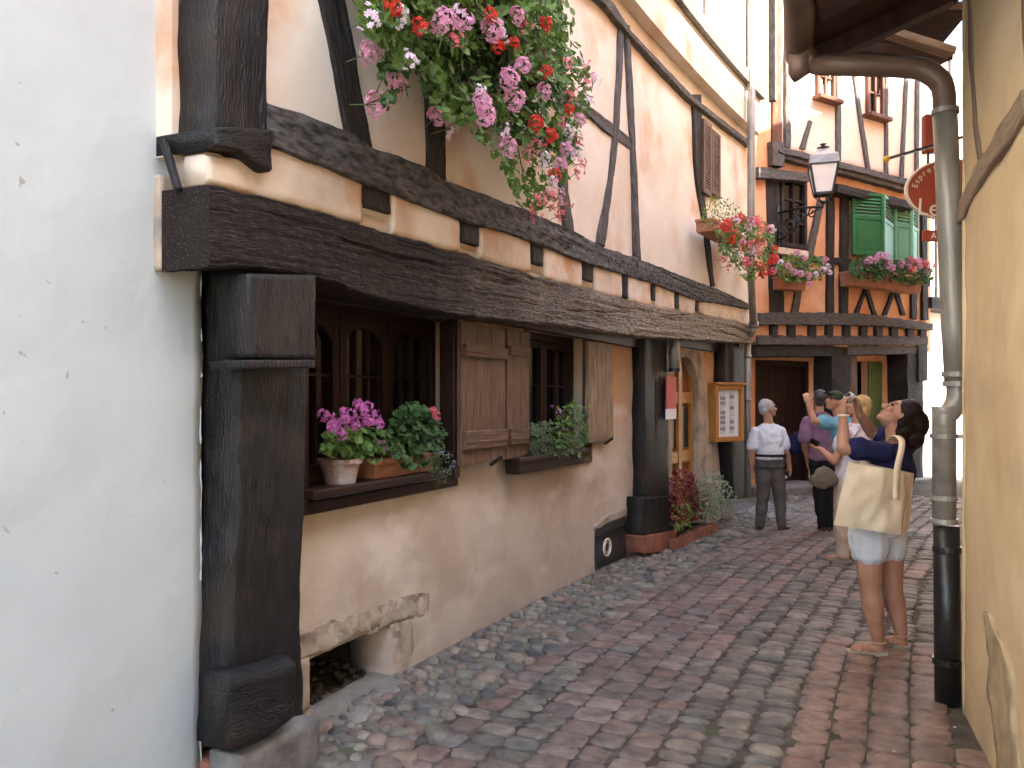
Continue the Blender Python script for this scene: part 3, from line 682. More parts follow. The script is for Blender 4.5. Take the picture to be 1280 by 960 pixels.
# ================================================================ ORANGE HOUSE closing the street
OF = FlatFront((4.32, 13.3), (1.6, 1.0))
oh = thing('orange_house', 'orange half-timbered house closing the street, with green louvred shutters upstairs', 'house', OF.pt(1.5, -.3, 0))
oL, oR = UU(OF, 936, 0), UU(OF, 1163, 0)
def timb(F, par, name, A, B, n0, n1, mt, kind='t', **k):
    mb = MB(); kw = dict(ds=.06, m=4, r=.012, rough=.008, edge=.010, kind=kind, freq=(3, 18)); kw.update(k)
    mb.ribbon(F, A, B, n0, n1, **kw); return mb.build(name, M[mt], par)
zB = 3.0; zS = ZZ(OF, 1000, 195, 0)
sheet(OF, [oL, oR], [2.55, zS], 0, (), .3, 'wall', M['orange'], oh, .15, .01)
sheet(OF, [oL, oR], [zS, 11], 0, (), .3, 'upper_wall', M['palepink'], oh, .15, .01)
mb = MB(); u0, u1 = oL, UU(OF, 966, .05); mb.fbox(OF, u0, u1, 2.9, 11, -.02, .05); mb.build('corner_strip', M['orange'], oh)
T = lambda *a, **k: timb(OF, oh, *a, **k)
T('corner_stud', [(966, -60), (966, 180)], [(978, -60), (978, 183)], 0, .09, 'redwood')
T('stud', [(983, -40), (982, 183)], [(990, -40), (989, 185)], 0, .05, 'greywood')
T('stud', [(1047, -60), (1046, 200)], [(1052, -60), (1052, 201)], 0, .04, 'greywood')
T('brace', [(1066, 40), (1066, 88), (1084, 212)], [(1070, 40), (1070, 88), (1089, 213)], 0, .04, 'greywood')
T('stud', [(1107, 60), (1107, 218)], [(1111, 60), (1111, 219)], 0, .04, 'greywood')
T('brace', [(1134, 60), (1126, 224)], [(1138, 60), (1130, 225)], 0, .04, 'greywood')
T('stud', [(1146, 60), (1145, 228)], [(1150, 60), (1149, 229)], 0, .04, 'greywood')
T('brace', [(1012, 150), (1001, 185)], [(1016, 152), (1007, 187)], 0, .04, 'greywood')
def simple_window(F, par, x0, x1, yt, yb, n, fm, recess=.0, sill=True):
    u0, u1 = UU(F, x0, n), UU(F, x1, n); xm = (x0 + x1) / 2; zt, zb = ZZ(F, xm, yt, n), ZZ(F, xm, yb, n)
    mb = MB(); ringframe(F, u0, u1, zb, zt, n - .06, n + .04, .07, mb); w = mb.build('window', fm, par, bevel=.008)
    mb = MB(); um = (u0 + u1) / 2; mb.fbox(F, um - .025, um + .025, zb + .07, zt - .07, n - .03, n + .02)
    for f in (.36, .68): mb.fbox(F, u0 + .07, u1 - .07, zb + (zt - zb) * f, zb + (zt - zb) * f + .03, n - .03, n + .01)
    mb.build('casement', fm, w)
    mb = MB(); mb.fbox(F, u0 + .05, u1 - .05, zb + .05, zt - .05, n - .04, n - .02); mb.build('pane', M['glass'], w)
    if sill: mb = MB(); mb.fbox(F, u0 - .08, u1 + .06, zb - .07, zb, n - .05, n + .16); mb.build('window_sill', M['redwood'], w, bevel=.008)
    return w
simple_window(OF, oh, 1020, 1043, 50, 124, .02, M['redwood']); simple_window(OF, oh, 1083, 1104, 68, 146, .02, M['redwood'])
T('sill_beam', [(970, 181), (1060, 204), (1163, 231)], [(970, 196), (1060, 219), (1163, 247)], -.02, .14, 'greywood', 'x', edge=.012)
T('sill_moulding', [(974, 186), (1060, 208), (1163, 235)], [(974, 190), (1060, 212), (1163, 239)], .10, .19, 'greywood', 'x')
T('beam_end', [(966, 176), (967, 206)], [(981, 178), (981, 208)], 0, .17, 'greywood')
T('window_hood', [(949, 208), (1012, 216)], [(949, 222), (1012, 227)], -.02, .17, 'greywood', 'x')
T('stud', [(957, 222), (962, 392)], [(974, 223), (981, 392)], 0, .06, 'timber')
simple_window(OF, oh, 975, 1007, 224, 310, .03, M['timber'], sill=False)
mb = MB(); mb.fbox(OF, UU(OF, 973, .15), UU(OF, 1011, .15), ZZ(OF, 990, 319, .15), ZZ(OF, 990, 311, .15), -.02, .15); mb.build('window_sill', M['band'], oh, bevel=.01)
T('brace', [(1024, 250), (1009, 320)], [(1031, 251), (1017, 322)], 0, .05, 'greywood')
T('stud', [(1036, 212), (1035, 394)], [(1044, 214), (1043, 394)], 0, .06, 'timber')
T('stud', [(1053, 236), (1052, 394)], [(1062, 238), (1061, 394)], 0, .065, 'timber')
T('rail', [(1004, 319), (1064, 323)], [(1004, 327), (1064, 331)], 0, .05, 'timber', 'x')
T('rail', [(1062, 342), (1163, 350)], [(1062, 350), (1163, 358)], 0, .05, 'timber', 'x')
T('window_hood', [(1047, 229), (1090, 239), (1143, 252)], [(1047, 240), (1090, 250), (1143, 262)], -.02, .24, 'timber', 'x')
T('brace', [(1002, 326), (990, 394)], [(1009, 327), (998, 394)], 0, .05, 'greywood')
for x in (1083, 1119):
    T('cross_brace', [(x - 2, 360), (x - 15, 394)], [(x + 3, 360), (x - 10, 394)], 0, .04, 'timber'); T('cross_brace', [(x - 2, 360), (x + 9, 394)], [(x + 3, 360), (x + 14, 394)], 0, .045, 'timber')
T('stud', [(1140, 352), (1140, 398)], [(1147, 352), (1147, 399)], 0, .05, 'timber'); T('stud', [(1153, 245), (1154, 400)], [(1159, 246), (1161, 400)], 0, .06, 'timber')
# green shutters: two hinged pairs folded on the wall; the first leaf swings out of the wall plane
def oshutter(F, u0, u1, zb, zt, n, thick, mt, par):
    mb = MB(); zm = zb + (zt - zb) * .60; fw = .05
    ringframe(F, u0, u1, zb, zt, n - thick, n, fw, mb); mb.fbox(F, u0 + fw, u1 - fw, zm - .03, zm + .03, n - thick, n); s = mb.build('shutter', mt, par, bevel=.004)
    mb = MB(); mb.fbox(F, u0 + fw, u1 - fw, zb + fw, zm - .03, n - thick + .005, n - .012); mb.fbox(F, u0 + fw + .04, u1 - fw - .04, zb + fw + .05, zm - .08, n - .013, n - .005); mb.build('shutter_panel', mt, s, bevel=.003)
    mb = MB(); k = 6
    for i in range(k):
        z0 = zm + .035 + (zt - zm - .10) * i / k; h = (zt - zm - .10) / k
        mb.box([F.pt(u0 + fw, n - .004, z0), F.pt(u1 - fw, n - .004, z0), F.pt(u1 - fw, n - .012, z0), F.pt(u0 + fw, n - .012, z0), F.pt(u0 + fw, n - thick + .008, z0 + h * .8), F.pt(u1 - fw, n - thick + .008, z0 + h * .8), F.pt(u1 - fw, n - thick, z0 + h * .8), F.pt(u0 + fw, n - thick, z0 + h * .8)])
    mb.build('louvre_slats', mt, s)
def shut_px(x0, Y0, x1, Y1, y0t, y0b, mt):
    a, b = at(x0, 500, Y0), at(x1, 500, Y1); F = FlatFront(a.to_2d(), (b - a).to_2d())
    zt, zb = H + (HY - y0t) / K * Y0, H + (HY - y0b) / K * Y0
    oshutter(F, 0, (b - a).length, zb, zt, .02, .04, mt, oh)
Yo = lambda px, n=.0: OF.pt(UU(OF, px, n), n, 0).y
shut_px(1065, Yo(1065, .12), 1104, Yo(1104, .32), 240, 318, M['green'])
shut_px(1104.5, Yo(1104, .32), 1117, Yo(1117, .05), 243, 322, M['palegreen'])
shut_px(1118, Yo(1118, .08), 1139, Yo(1139, .14), 250, 327, M['palegreen'])
shut_px(1139.5, Yo(1139, .14), 1147, Yo(1147, .03), 254, 330, M['palegreen'])
# double beam with joist ends above the ground floor
T('jetty_beam', [(949, 391), (1000, 390), (1080, 392), (1166, 404)], [(949, 406), (1000, 406), (1100, 407), (1166, 413)], -.3, .12, 'greywood', 'x', edge=.02, m=6)
mb = MB(); mb.ribbon(OF, [(942, 400), (1163, 405)], [(942, 424), (1163, 424)], -.4, -.01, kind='x'); mb.build('infill_band', M['orange'], oh)
for x in (969, 991, 1017, 1038, 1060, 1081, 1100, 1119, 1139, 1155):
    T('joist_end', [(x - 4, 405), (x - 4, 422)], [(x + 4, 405), (x + 4, 422)], -.3, .07, 'timber')
T('jetty_beam', [(948, 419), (1160, 420)], [(948, 431), (1160, 431)], -.45, .06, 'greywood', 'x', edge=.015)
T('lintel_beam', [(946, 431.5), (1042, 431.5)], [(946, 446), (1042, 445)], -.5, .0, 'timber', 'x', edge=.01)
T('lintel_beam', [(1060, 431.5), (1158, 432)], [(1060, 444), (1158, 442)], -.5, .01, 'greywood', 'x', edge=.01)
n = -.42
g0, g1, g2, g3 = UU(OF, 944, n), UU(OF, 1012, n), UU(OF, 1071, n), UU(OF, 1104, n)
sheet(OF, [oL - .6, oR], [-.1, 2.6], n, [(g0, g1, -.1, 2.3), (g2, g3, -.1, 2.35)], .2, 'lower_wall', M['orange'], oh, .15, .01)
mb = MB()
k = 9
for i in range(k): mb.fbox(OF, g0 + (g1 - g0) * i / k, g0 + (g1 - g0) * (i + 1) / k - .008, .1, 2.28, n - .16, n - .12)
gd = mb.build('plank_door', M['darkwood'], oh, bevel=.004)
mb = MB(); ringframe(OF, g0, g1, .02, 2.29, n - .2, n - .02, .09, mb); mb.build('door_frame', M['darkwood'], gd)
mb = MB(); gm = g2 + (g3 - g2) * .5; mb.fbox(OF, g2, gm, .1, 2.35, n - .2, n - .19); mb.build('dark_pane', M['glass'], oh)
mb = MB(); mb.fbox(OF, gm, g3, .1, 2.34, n - .06, n - .02); mb.fbox(OF, gm + .06, g3 - .06, .3, 1.1, n - .02, n - .005); mb.fbox(OF, gm + .06, g3 - .06, 1.25, 2.2, n - .02, n - .005); mb.build('green_door', mat('paint_green_dull', [(.09, .14, .05), (.13, .19, .075)], 3, .5, .1, 10), oh, bevel=.005)
T('door_jamb', [(1027, 445), (1028, 612)], [(1041, 445), (1041, 612)], -.5, -.25, 'black')
T('middle_post', [(1040, 432), (1041, 612)], [(1063, 432), (1062, 612)], -.45, -.03, 'timber', rough=.015)
T('door_jamb', [(1062, 445), (1063, 612)], [(1072, 445), (1071, 612)], -.5, -.30, 'redwood')
T('right_post', [(1134, 434), (1136, 612)], [(1154, 434), (1154, 612)], -.45, .0, 'timber', rough=.012)
T('post_bracket', [(1148, 431), (1149, 477)], [(1160, 431), (1160, 476)], -.3, .04, 'timber')
mb = MB(); mb.fbox(OF, UU(OF, 968, .3), UU(OF, 1046, .3), -.05, .16, n - .1, .28); mb.build('stone_step', M['stone'], oh, bevel=.02)
mb = MB(); mb.fbox(OF, UU(OF, 1046, .3), oR, -.05, .09, n - .1, .22); mb.build('stone_step', M['concrete'], oh, bevel=.02)
mb = MB(); a = OF; mb.fbox(OF, oL, oR, -.1, 11, -4.2, -4.0); mb.fbox(OF, oR - .2, oR, -.1, 11, -4, -.45); mb.fbox(OF, oL, oL + .2, 2.6, 11, -4, -.31); mb.build('rear_walls', M['orange'], oh)
mb = MB(); mb.box([OF.pt(oL - .2, .7, 10.9), OF.pt(oR + .2, .7, 10.9), OF.pt(oR + .2, -4.4, 15), OF.pt(oL - .2, -4.4, 15), OF.pt(oL - .2, .7, 11.05), OF.pt(oR + .2, .7, 11.05), OF.pt(oR + .2, -4.4, 15.15), OF.pt(oL - .2, -4.4, 15.15)]); mb.build('roof', M['roof'], oh)

def text_mesh(txt, size, name, mt, parent, Mx, ext=.002):
    c = bpy.data.curves.new(name, 'FONT'); c.body = txt; c.size = size; c.extrude = ext; c.align_x = 'CENTER'; c.align_y = 'CENTER'
    o = bpy.data.objects.new(name, c); COL.objects.link(o)
    me = bpy.data.meshes.new_from_object(o.evaluated_get(bpy.context.evaluated_depsgraph_get())); bpy.data.objects.remove(o)
    me.transform(Mx); me.transform(Matrix.Translation(-wloc(parent))); me.materials.append(mt)
    o = bpy.data.objects.new(name, me); COL.objects.link(o); o.parent = parent; return o
def face_matrix(p, t, n):               # text lying in the plane t x up, facing n
    t = V(t).normalized(); n = V(n).normalized(); up = n.cross(t)
    m = Matrix.Identity(4)
    for i in range(3): m[i][0], m[i][1], m[i][2], m[i][3] = t[i], up[i], n[i], p[i]
    return m
# house number
p = OF.pt(UU(OF, 1034.5, -.24), -.235, ZZ(OF, 1034.5, 452, -.24)); pl = thing('number_plate', 'small blue enamel house number plate with white figure on the orange house', 'number plate', p)
mb = MB(); u = UU(OF, 1034.5, -.24); mb.fbox(OF, u - .055, u + .055, p.z - .06, p.z + .06, -.25, -.238); mb.build('plate', M['blue'], pl, bevel=.003)
text_mesh('5', .10, 'number', M['cream'], pl, face_matrix(p + OF.n * .0, OF.t, OF.n))

# white house to the right behind
WF = FlatFront((8.2, 16.2), (1.5, .9))
w2 = thing('white_house', 'narrow strip of white house beyond the right end of the orange house', 'house', WF.pt(1, 0, 0))
sheet(WF, [-.4, 5], [-.1, 9], 0, (), .3, 'wall', M['farwhite'], w2, .3, .01)
mb = MB(); mb.fbox(WF, -.3, 3, 3.4, 3.62, 0, .5); mb.build('window_hood', M['timber'], w2)
for x in (.18, .62, 1.1): 
    mb = MB(); mb.fbox(WF, x, x + .1, 3.7, 9, 0, .05); mb.build('stud', M['greywood'], w2)
mb = MB(); mb.fbox(WF, -.4, 5, -.1, 9, -4.2, -4); mb.build('rear_wall', M['farwhite'], w2)

# ================================================================ LAMP on scrolled bracket
la = thing('street_lamp', 'old lantern on a scrolled wrought iron arm fixed to the orange house', 'street lamp', OF.pt(UU(OF, 972, .06), .06, ZZ(OF, 972, 268, .06)))
pA = OF.pt(UU(OF, 972, .06), .06, ZZ(OF, 972, 268, .06)); Yl = 12.6; c = at(1029, 232, Yl); kk = Yl / K
def sq(c, r, rot=.5): return [c + V((r * math.cos(a + rot), r * math.sin(a + rot), 0)) for a in [math.pi / 2 * i for i in range(4)]]
zt, zm, zb2 = at(1029, 208, Yl).z, at(1029, 243, Yl).z, at(1029, 256, Yl).z
rt, rb = 23 * kk, 14 * kk
Tq, Bq = sq(V((c.x, c.y, zt)), rt), sq(V((c.x, c.y, zm)), rb)
mb = MB()
for a, b in zip(Tq, Bq): mb.bar(a, b, .025, .025)
for q in (Tq, Bq):
    for a, b in zip(q, q[1:] + q[:1]): mb.bar(a, b, .03, .03)
for a in Bq: mb.bar(a, V((c.x, c.y, zb2)), .018, .018)
mb.build('lantern_frame', M['iron'], la)
for i in range(4):
    mb = MB(); j = (i + 1) % 4; mb.prism([Tq[i], Tq[j], Bq[j], Bq[i]], ((V((c.x, c.y, zm)) - (Tq[i] + Bq[j]) / 2) * .03)); mb.build('pane', M['milk'], la)
mb = MB(); T1, T2, T3 = sq(V((c.x, c.y, zt + .01)), rt * 1.08), sq(V((c.x, c.y, zt + 11 * kk)), rt * 1.0), sq(V((c.x, c.y, zt + 22 * kk)), rt * .28)
for q0, q1 in ((T1, T2), (T2, T3)):
    for i in range(4): j = (i + 1) % 4; mb.poly([q0[i], q0[j], q1[j], q1[i]])
mb.poly(T3); mb.poly(T1[::-1]); mb.build('lantern_roof', M['zinc'], la)
mb = MB(); mb.lathe((c.x, c.y, zt + 21 * kk), [(.05, 0), (.10, .03), (.03, .05), (.03, .07), (.055, .085), (.0, .10)], 14); mb.build('finial', M['iron'], la, smooth=True)
q = V((c.x, c.y, zb2)); mb = MB(); mb.tube([pA + V((0, 0, .02)), (pA + q) / 2 + V((0, 0, .03)), q + V((0, 0, -.03)), q + V((0, 0, .05))], .02, 8)
mb.tube([pA + V((0, 0, .14)), pA - V((0, 0, .45))], .022, 8); mb.build('arm', M['iron'], la, smooth=True)
def scroll(c, e, r, turns, sgn, rad, mb, a0=0):
    pts = []
    for i in range(32):
        t = i / 31; a = a0 + sgn * turns * 2 * math.pi * t; rr = r * (1 - .85 * t); pts.append(c + e * (rr * math.cos(a)) + V((0, 0, rr * math.sin(a))))
    mb.tube(pts, rad, 6)
e = (q - pA); L = e.length; e.z = 0; e.normalize(); mb = MB()
scroll(pA + e * L * .78 - V((0, 0, .10)), e, .10, 1.4, 1, .012, mb, .5); scroll(pA + e * L * .28 - V((0, 0, .22)), e, .17, 1.6, -1, .014, mb, 1.2); scroll(pA + e * L * .5 - V((0, 0, .12)), e, .11, 1.3, 1, .012, mb, 2.5)
scroll(pA + e * .10 - V((0, 0, .37)), e, .09, 1.2, 1, .010, mb, 2)
mb.tube([pA - V((0, 0, .44)), pA + e * L * .25 - V((0, 0, .36)), pA + e * L * .6 - V((0, 0, .13)), q - V((0, 0, .04))], .014, 6); mb.build('scrollwork', M['iron'], la, smooth=True)

# ================================================================ OCHRE HOUSE on the right
RF = FlatFront((2.30, 4.07), (-.36, -1.0))
rh = thing('ochre_house', 'ochre plastered house along the right edge under a low dark eave', 'house', RF.pt(2, -1, 0))
RL = 7.6
sheet(RF, [0, RL], [-.1, 3.95], 0, (), .3, 'wall', M['ochre'], rh, .06, .012, 2.2)
EF = FlatFront((2.30 + .8 * 4, 4.07 + .6 * 4), (-.8, -.6))
sheet(EF, [0, 4.0], [-.1, 9], -.002, (), .3, 'end_wall', M['ochre'], rh, .15, .01)
mb = MB(); mb.tube([RF.pt(.004 + .006 * fbm(V((z * 3, 0, 2))), -.02, z) for z in [i * .08 for i in range(50)]], .03, 8); mb.build('corner_edge', M['ochre'], rh, smooth=True)
M['faded'] = mat('timber_faded', [(.21, .14, .095), (.28, .20, .14), (.34, .25, .175)], 5, .9, .6, 12, 'gc', (1.2, 9, 9))
M['fadeddark'] = mat('timber_faded_dark', [(.13, .09, .07), (.20, .14, .10)], 5, .9, .6, 12, 'gc', (1.2, 9, 9))
def rt_(name, A, B, n1, mt, **k):
    mb = MB(); kw = dict(ds=.02, m=4, r=.006, rough=.006, edge=.012, kind='t', freq=(4, 20)); kw.update(k); mb.ribbon(RF, A, B, -.05, n1, **kw); return mb.build(name, M[mt], rh, smooth=True)
rt_('brace', [(1275, 112), (1261, 138), (1222, 202), (1200, 246), (1197, 262)], [(1282, 142), (1263, 172), (1226, 226), (1205, 268), (1198, 280)], .016, 'faded')
rt_('stud', [(1207, -40), (1209, 60), (1216, 151), (1221, 205)], [(1212, -40), (1214, 60), (1219, 151), (1225, 205)], .012, 'fadeddark', edge=.004)
rt_('stud', [(1276, -20), (1279, 60), (1284, 330)], [(1290, -20), (1294, 60), (1300, 330)], .014, 'faded')
mb = MB(); mb.ribbon(RF, [(1230, 764), (1233, 800), (1236, 870), (1246, 960), (1250, 1000)], [(1234, 766), (1262, 832), (1266, 900), (1272, 960), (1276, 1010)], -.05, .008, ds=.02, m=8, r=.004, rough=.010, edge=.035, kind='t', freq=(7, 9)); mb.build('plinth_patch', mat('plaster_damp', [(.30, .225, .14), (.40, .305, .19), (.48, .37, .235)], 6, .95, .6, 18), rh, smooth=True)
# roof: flared eave, then a steep slope
prof = [(.74, 3.60), (0, 3.86), (-.7, 4.45), (-5.2, 11.6)]
def slab(prof, u0, u1, th_, F): 
    m_ = MB()
    for (a, za), (b, zb) in zip(prof, prof[1:]):
        m_.box([F.pt(u0, a, za), F.pt(u1, a, za), F.pt(u1, b, zb), F.pt(u0, b, zb), F.pt(u0, a, za + th_), F.pt(u1, a, za + th_), F.pt(u1, b, zb + th_), F.pt(u0, b, zb + th_)])
    return m_
slab(prof, -.42, RL, .05, RF).build('soffit', M['soffit'], rh)
slab([(a + .04, z + .055) for a, z in prof], -.46, RL, .06, RF).build('roof', M['roof'], rh)
mb = MB(); mb.box([RF.pt(-.3, -5.2, -.1), RF.pt(RL, -5.2, -.1), RF.pt(RL, -5.4, -.1), RF.pt(-.3, -5.4, -.1), RF.pt(-.3, -5.2, 11.6), RF.pt(RL, -5.2, 11.6), RF.pt(RL, -5.4, 11.6), RF.pt(-.3, -5.4, 11.6)]); mb.build('back_wall', M['ochre'], rh)
# unseen blocks added behind the ochre house's end wall to shade the far street
wA, wB, wr = V((3.9, 6.2, 0)), V((9.3, 15.3, 0)), V((.86, -.51, 0))
for (f0, f1, hz, nm) in ((0, .52, 10.3, 'shade_block'), (.52, 1, 11.3, 'shade_block')):
    a, b = wA + (wB - wA) * f0, wA + (wB - wA) * f1; mb = MB(); up_ = lambda p, z: V((p.x, p.y, z)); hw = hz - 3.6
    A_ = [up_(a, -.1), up_(a + wr * 5, -.1), up_(a + wr * 5, hw), up_(a + wr * 2.5, hz), up_(a, hw)]; mb.prism(A_, b - a); mb.build(nm, M['ochre'], rh)
for i in range(12):
    u = -.30 + i * .62; mb = MB(); mb.bar(RF.pt(u, .70, 3.56), RF.pt(u, .02, 3.80), .09, .10); mb.build('rafter', M['soffit'], rh, bevel=.005)
mb = MB(); mb.bar(RF.pt(-.44, .76, 3.63), RF.pt(-.44, -.02, 3.90), .04, .16); mb.bar(RF.pt(-.44, -.03, 3.90), RF.pt(-.44, -1.0, 4.9), .04, .16); mb.build('bargeboard', M['soffit'], rh)
mb = MB(); mb.bar(at(1028, 60, 5.0), at(1182, 72, 5.3), .12, .07); mb.build('purlin', M['soffit'], rh, bevel=.006)
mb = MB(); mb.bar(at(1108, 40, 4.9), at(1190, 66, 5.0), .08, .05); mb.build('roof_batten', M['faded'], rh, bevel=.006)
mb = MB(); mb.bar(at(1070, 34, 5.2), at(1195, 30, 5.1), .5, .05); mb.build('roof_board', M['soffit'], rh)
# gutter
gu = thing('gutter', 'brown half-round roof gutter under the dark eave', 'gutter', RF.pt(0, .80, 3.5))
mb = MB(); R0 = .078
for i in range(2):
    pass
us = [-.36 + i * .5 for i in range(24)]; rings = []
for u in us:
    c = RF.pt(u, .79, 3.62); d = RF.n; row = []
    for a in [math.pi * (1 + k / 10) for k in range(11)]: row.append(mb.addv(c + d * (R0 * math.cos(a)) + V((0, 0, R0 * math.sin(a)))))
    for a in [math.pi * (2 - k / 10) for k in range(11)]: row.append(mb.addv(c + d * ((R0 - .006) * math.cos(a)) + V((0, 0, (R0 - .006) * math.sin(a)))))
    rings.append(row)
for a, b in zip(rings, rings[1:]):
    for k in range(22): mb.face(a[k], a[(k + 1) % 22], b[(k + 1) % 22], b[k])
for r_ in (rings[0], rings[-1]):
    for k in range(10): mb.face(r_[k], r_[k + 1], r_[20 - k], r_[21 - k])
mb.build('gutter_channel', M['zincbrown'], gu, smooth=True)
mb = MB(); mb.ell(RF.pt(-.36, .79, 3.62), .006, .076, .076, Matrix.Rotation(math.atan2(-1, -.36), 3, 'Z'), seg=16); mb.build('end_cap', M['zincbrown'], gu)

# ================================================================ DRAINPIPE
dr = thing('drainpipe', 'big bent zinc drainpipe with a black iron foot at the corner of the ochre house', 'drainpipe', at(1185, 880, 4.2))
g = RF.pt(-.22, .79, 3.56)
def smoothpath(pts, k=6):
    out = []
    for i in range(len(pts) - 1):
        p0, p1, p2, p3 = pts[max(i - 1, 0)], pts[i], pts[i + 1], pts[min(i + 2, len(pts) - 1)]
        for j in range(k):
            t = j / k; out.append(.5 * ((2 * p1) + (p2 - p0) * t + (2 * p0 - 5 * p1 + 4 * p2 - p3) * t * t + (3 * p1 - p0 - 3 * p2 + p3) * t ** 3))
    return out + [pts[-1]]
px0 = [g + V((0, 0, .02)), g - V((0, 0, .10)), at(1006, 68, g.y - .02), at(1020, 80, g.y - .03), at(1050, 81, 4.36), at(1135, 84, 4.27), at(1162, 91, 4.24), at(1178, 108, 4.22), at(1181, 140, 4.21)]
mb = MB(); mb.tube(smoothpath(px0), .057, 18); mb.build('swan_neck', M['zincbrown'], dr, smooth=True)
up = [at(1181, 138, 4.21), at(1186, 250, 4.20), at(1192, 400, 4.19), at(1196, 478, 4.19)]
mb = MB(); mb.tube(up, .060, 18); mb.build('upper_pipe', M['zinc'], dr, smooth=True)
mb = MB(); mb.tube(smoothpath([at(1196, 476, 4.19), at(1196, 498, 4.19), at(1190, 512, 4.19), at(1181, 522, 4.19), at(1180, 532, 4.19)]), .052, 16); mb.build('elbow', M['zinc'], dr, smooth=True)
c0 = at(1180, 655, 4.2); ht = at(1180, 508, 4.2).z - c0.z
mb = MB(); mb.lathe(c0, [(.058, 0), (.058, ht - .02), (.064, ht), (.05, ht), (.05, ht - .03)], 20); mb.build('collector_pipe', M['zinc'], dr, smooth=True)
for y, r in ((545, .070), (622, .064), (651, .066)):
    c = at(1180, y, 4.2); mb = MB(); mb.lathe(c - V((0, 0, .012)), [(.05, 0), (r, .0), (r, .024), (.05, .024)], 20)
    if y == 545: mb.bar(c, RF.pt(-.0, -.0, c.z) + V((.05, .05, 0)), .02, .02)
    mb.build('pipe_clamp', M['zinc'], dr)
for p, r in ((at(1181.5, 140, 4.21), .068), (at(1195.5, 468, 4.19), .072), (at(1196, 480, 4.19), .068)):
    mb = MB(); mb.lathe(p - V((0, 0, .012)), [(.05, 0), (r, .0), (r, .026), (.05, .026)], 20); mb.build('pipe_clamp', M['zinc'], dr)
b0 = at(1185, 882, 4.2); hb = c0.z - b0.z
mb = MB(); mb.tube([b0, V((c0.x + .012, c0.y, c0.z - .01))], .064, 20); mb.build('iron_foot', M['iron'], dr, smooth=True)
for y in (686, 826):
    c = at(1183.5, y, 4.2); mb = MB(); mb.lathe(c - V((0, 0, .015)), [(.05, 0), (.070, .0), (.070, .03), (.05, .03)], 20); mb.build('iron_ring', M['iron'], dr)

# ================================================================ HANGING SIGNS behind the drainpipe
hs = thing('hanging_sign', 'oval brick-red cafe sign reading Espresso hanging behind the drainpipe', 'sign', at(1150, 240, 5.0))
Ys = 5.0; sx, sz = 60 * Ys / K, 39 * Ys / K; cs = at(1191, 238, Ys); SF = V((0, -1, 0)); tx = V((1, 0, 0)); hs['group'] = 'red hanging signs'
def oval(k, y): return [cs + V((sx * k * math.cos(a), y, sz * k * math.sin(a) * (1 + .0))) for a in [2 * math.pi * i / 48 for i in range(48)]]
tilt = Matrix.Rotation(math.radians(4), 4, 'Y')
mb = MB(); mb.prism(oval(1, -.012), (0, .024, 0)); mb.build('board', M['cream'], hs)
mb = MB(); mb.prism(oval(.955, -.0145), (0, .029, 0)); bd = mb.build('red_panel', M['signred'], hs)
word = 'Espresso'
for i, ch in enumerate(word):
    a = math.radians(171 - i * 10.2); r = .82
    pos = cs + V((sx * r * math.cos(a), -.0165, sz * r * math.sin(a))); d = V((-sx * math.sin(a), 0, sz * math.cos(a))).normalized() * -1
    text_mesh(ch, .052, 'letter', M['cream'], bd, face_matrix(pos, d, SF), .001)
text_mesh('Le', .15, 'lettering', M['cream'], bd, face_matrix(at(1159, 261, Ys) + V((0, -.0165, 0)), (1, 0, -.08), SF), .001)
tip = at(1108, 199, Ys); bk = EF.pt(2.7, .0, at(1108, 158, Ys).z)
mb = MB(); mb.bar(tip, V((2.86, 4.75, at(1180, 177, Ys).z)), .016, .016); mb.bar(V((2.86, 4.75, at(1180, 177, Ys).z)), EF.pt(3.2, -.02, at(1180, 177, Ys).z), .016, .016); mb.bar(at(1160, 183, Ys), at(1160, 205, Ys), .01, .01); mb.bar(at(1205, 172, Ys), at(1205, 203, Ys), .01, .01); mb.build('sign_arm', M['iron'], hs)
mb = MB(); mb.ell(tip, .022, .022, .022); mb.build('gilded_tip', M['yellow'], hs, smooth=True)
mb = MB(); q0, q1 = at(1154, 192, 5.02), at(1170, 144, 5.02); mb.abox(q0.x, q1.x, 4.99, 5.05, q0.z, q1.z); mb.build('upper_panel', M['signred'], hs, bevel=.012)
h2 = thing('hanging_sign', 'small red strip sign with pale letters hung below the oval sign', 'sign', at(1165, 296, 5.0), 'red hanging signs')
mb = MB(); q0, q1 = at(1153, 302, 5.0), at(1196, 288, 5.0); mb.abox(q0.x, q1.x, 4.99, 5.01, q0.z, q1.z); mb.build('board', M['signred'], h2, bevel=.003)
text_mesh('A S', .055, 'lettering', M['cream'], h2, face_matrix(at(1170, 295.5, 5.0) + V((0, -.012, 0)), (1, 0, 0), SF), .001)
mb = MB(); mb.bar(at(1190, 289, 5.0), at(1190, 276, 5.0), .008, .008); mb.build('hanger', M['iron'], h2)
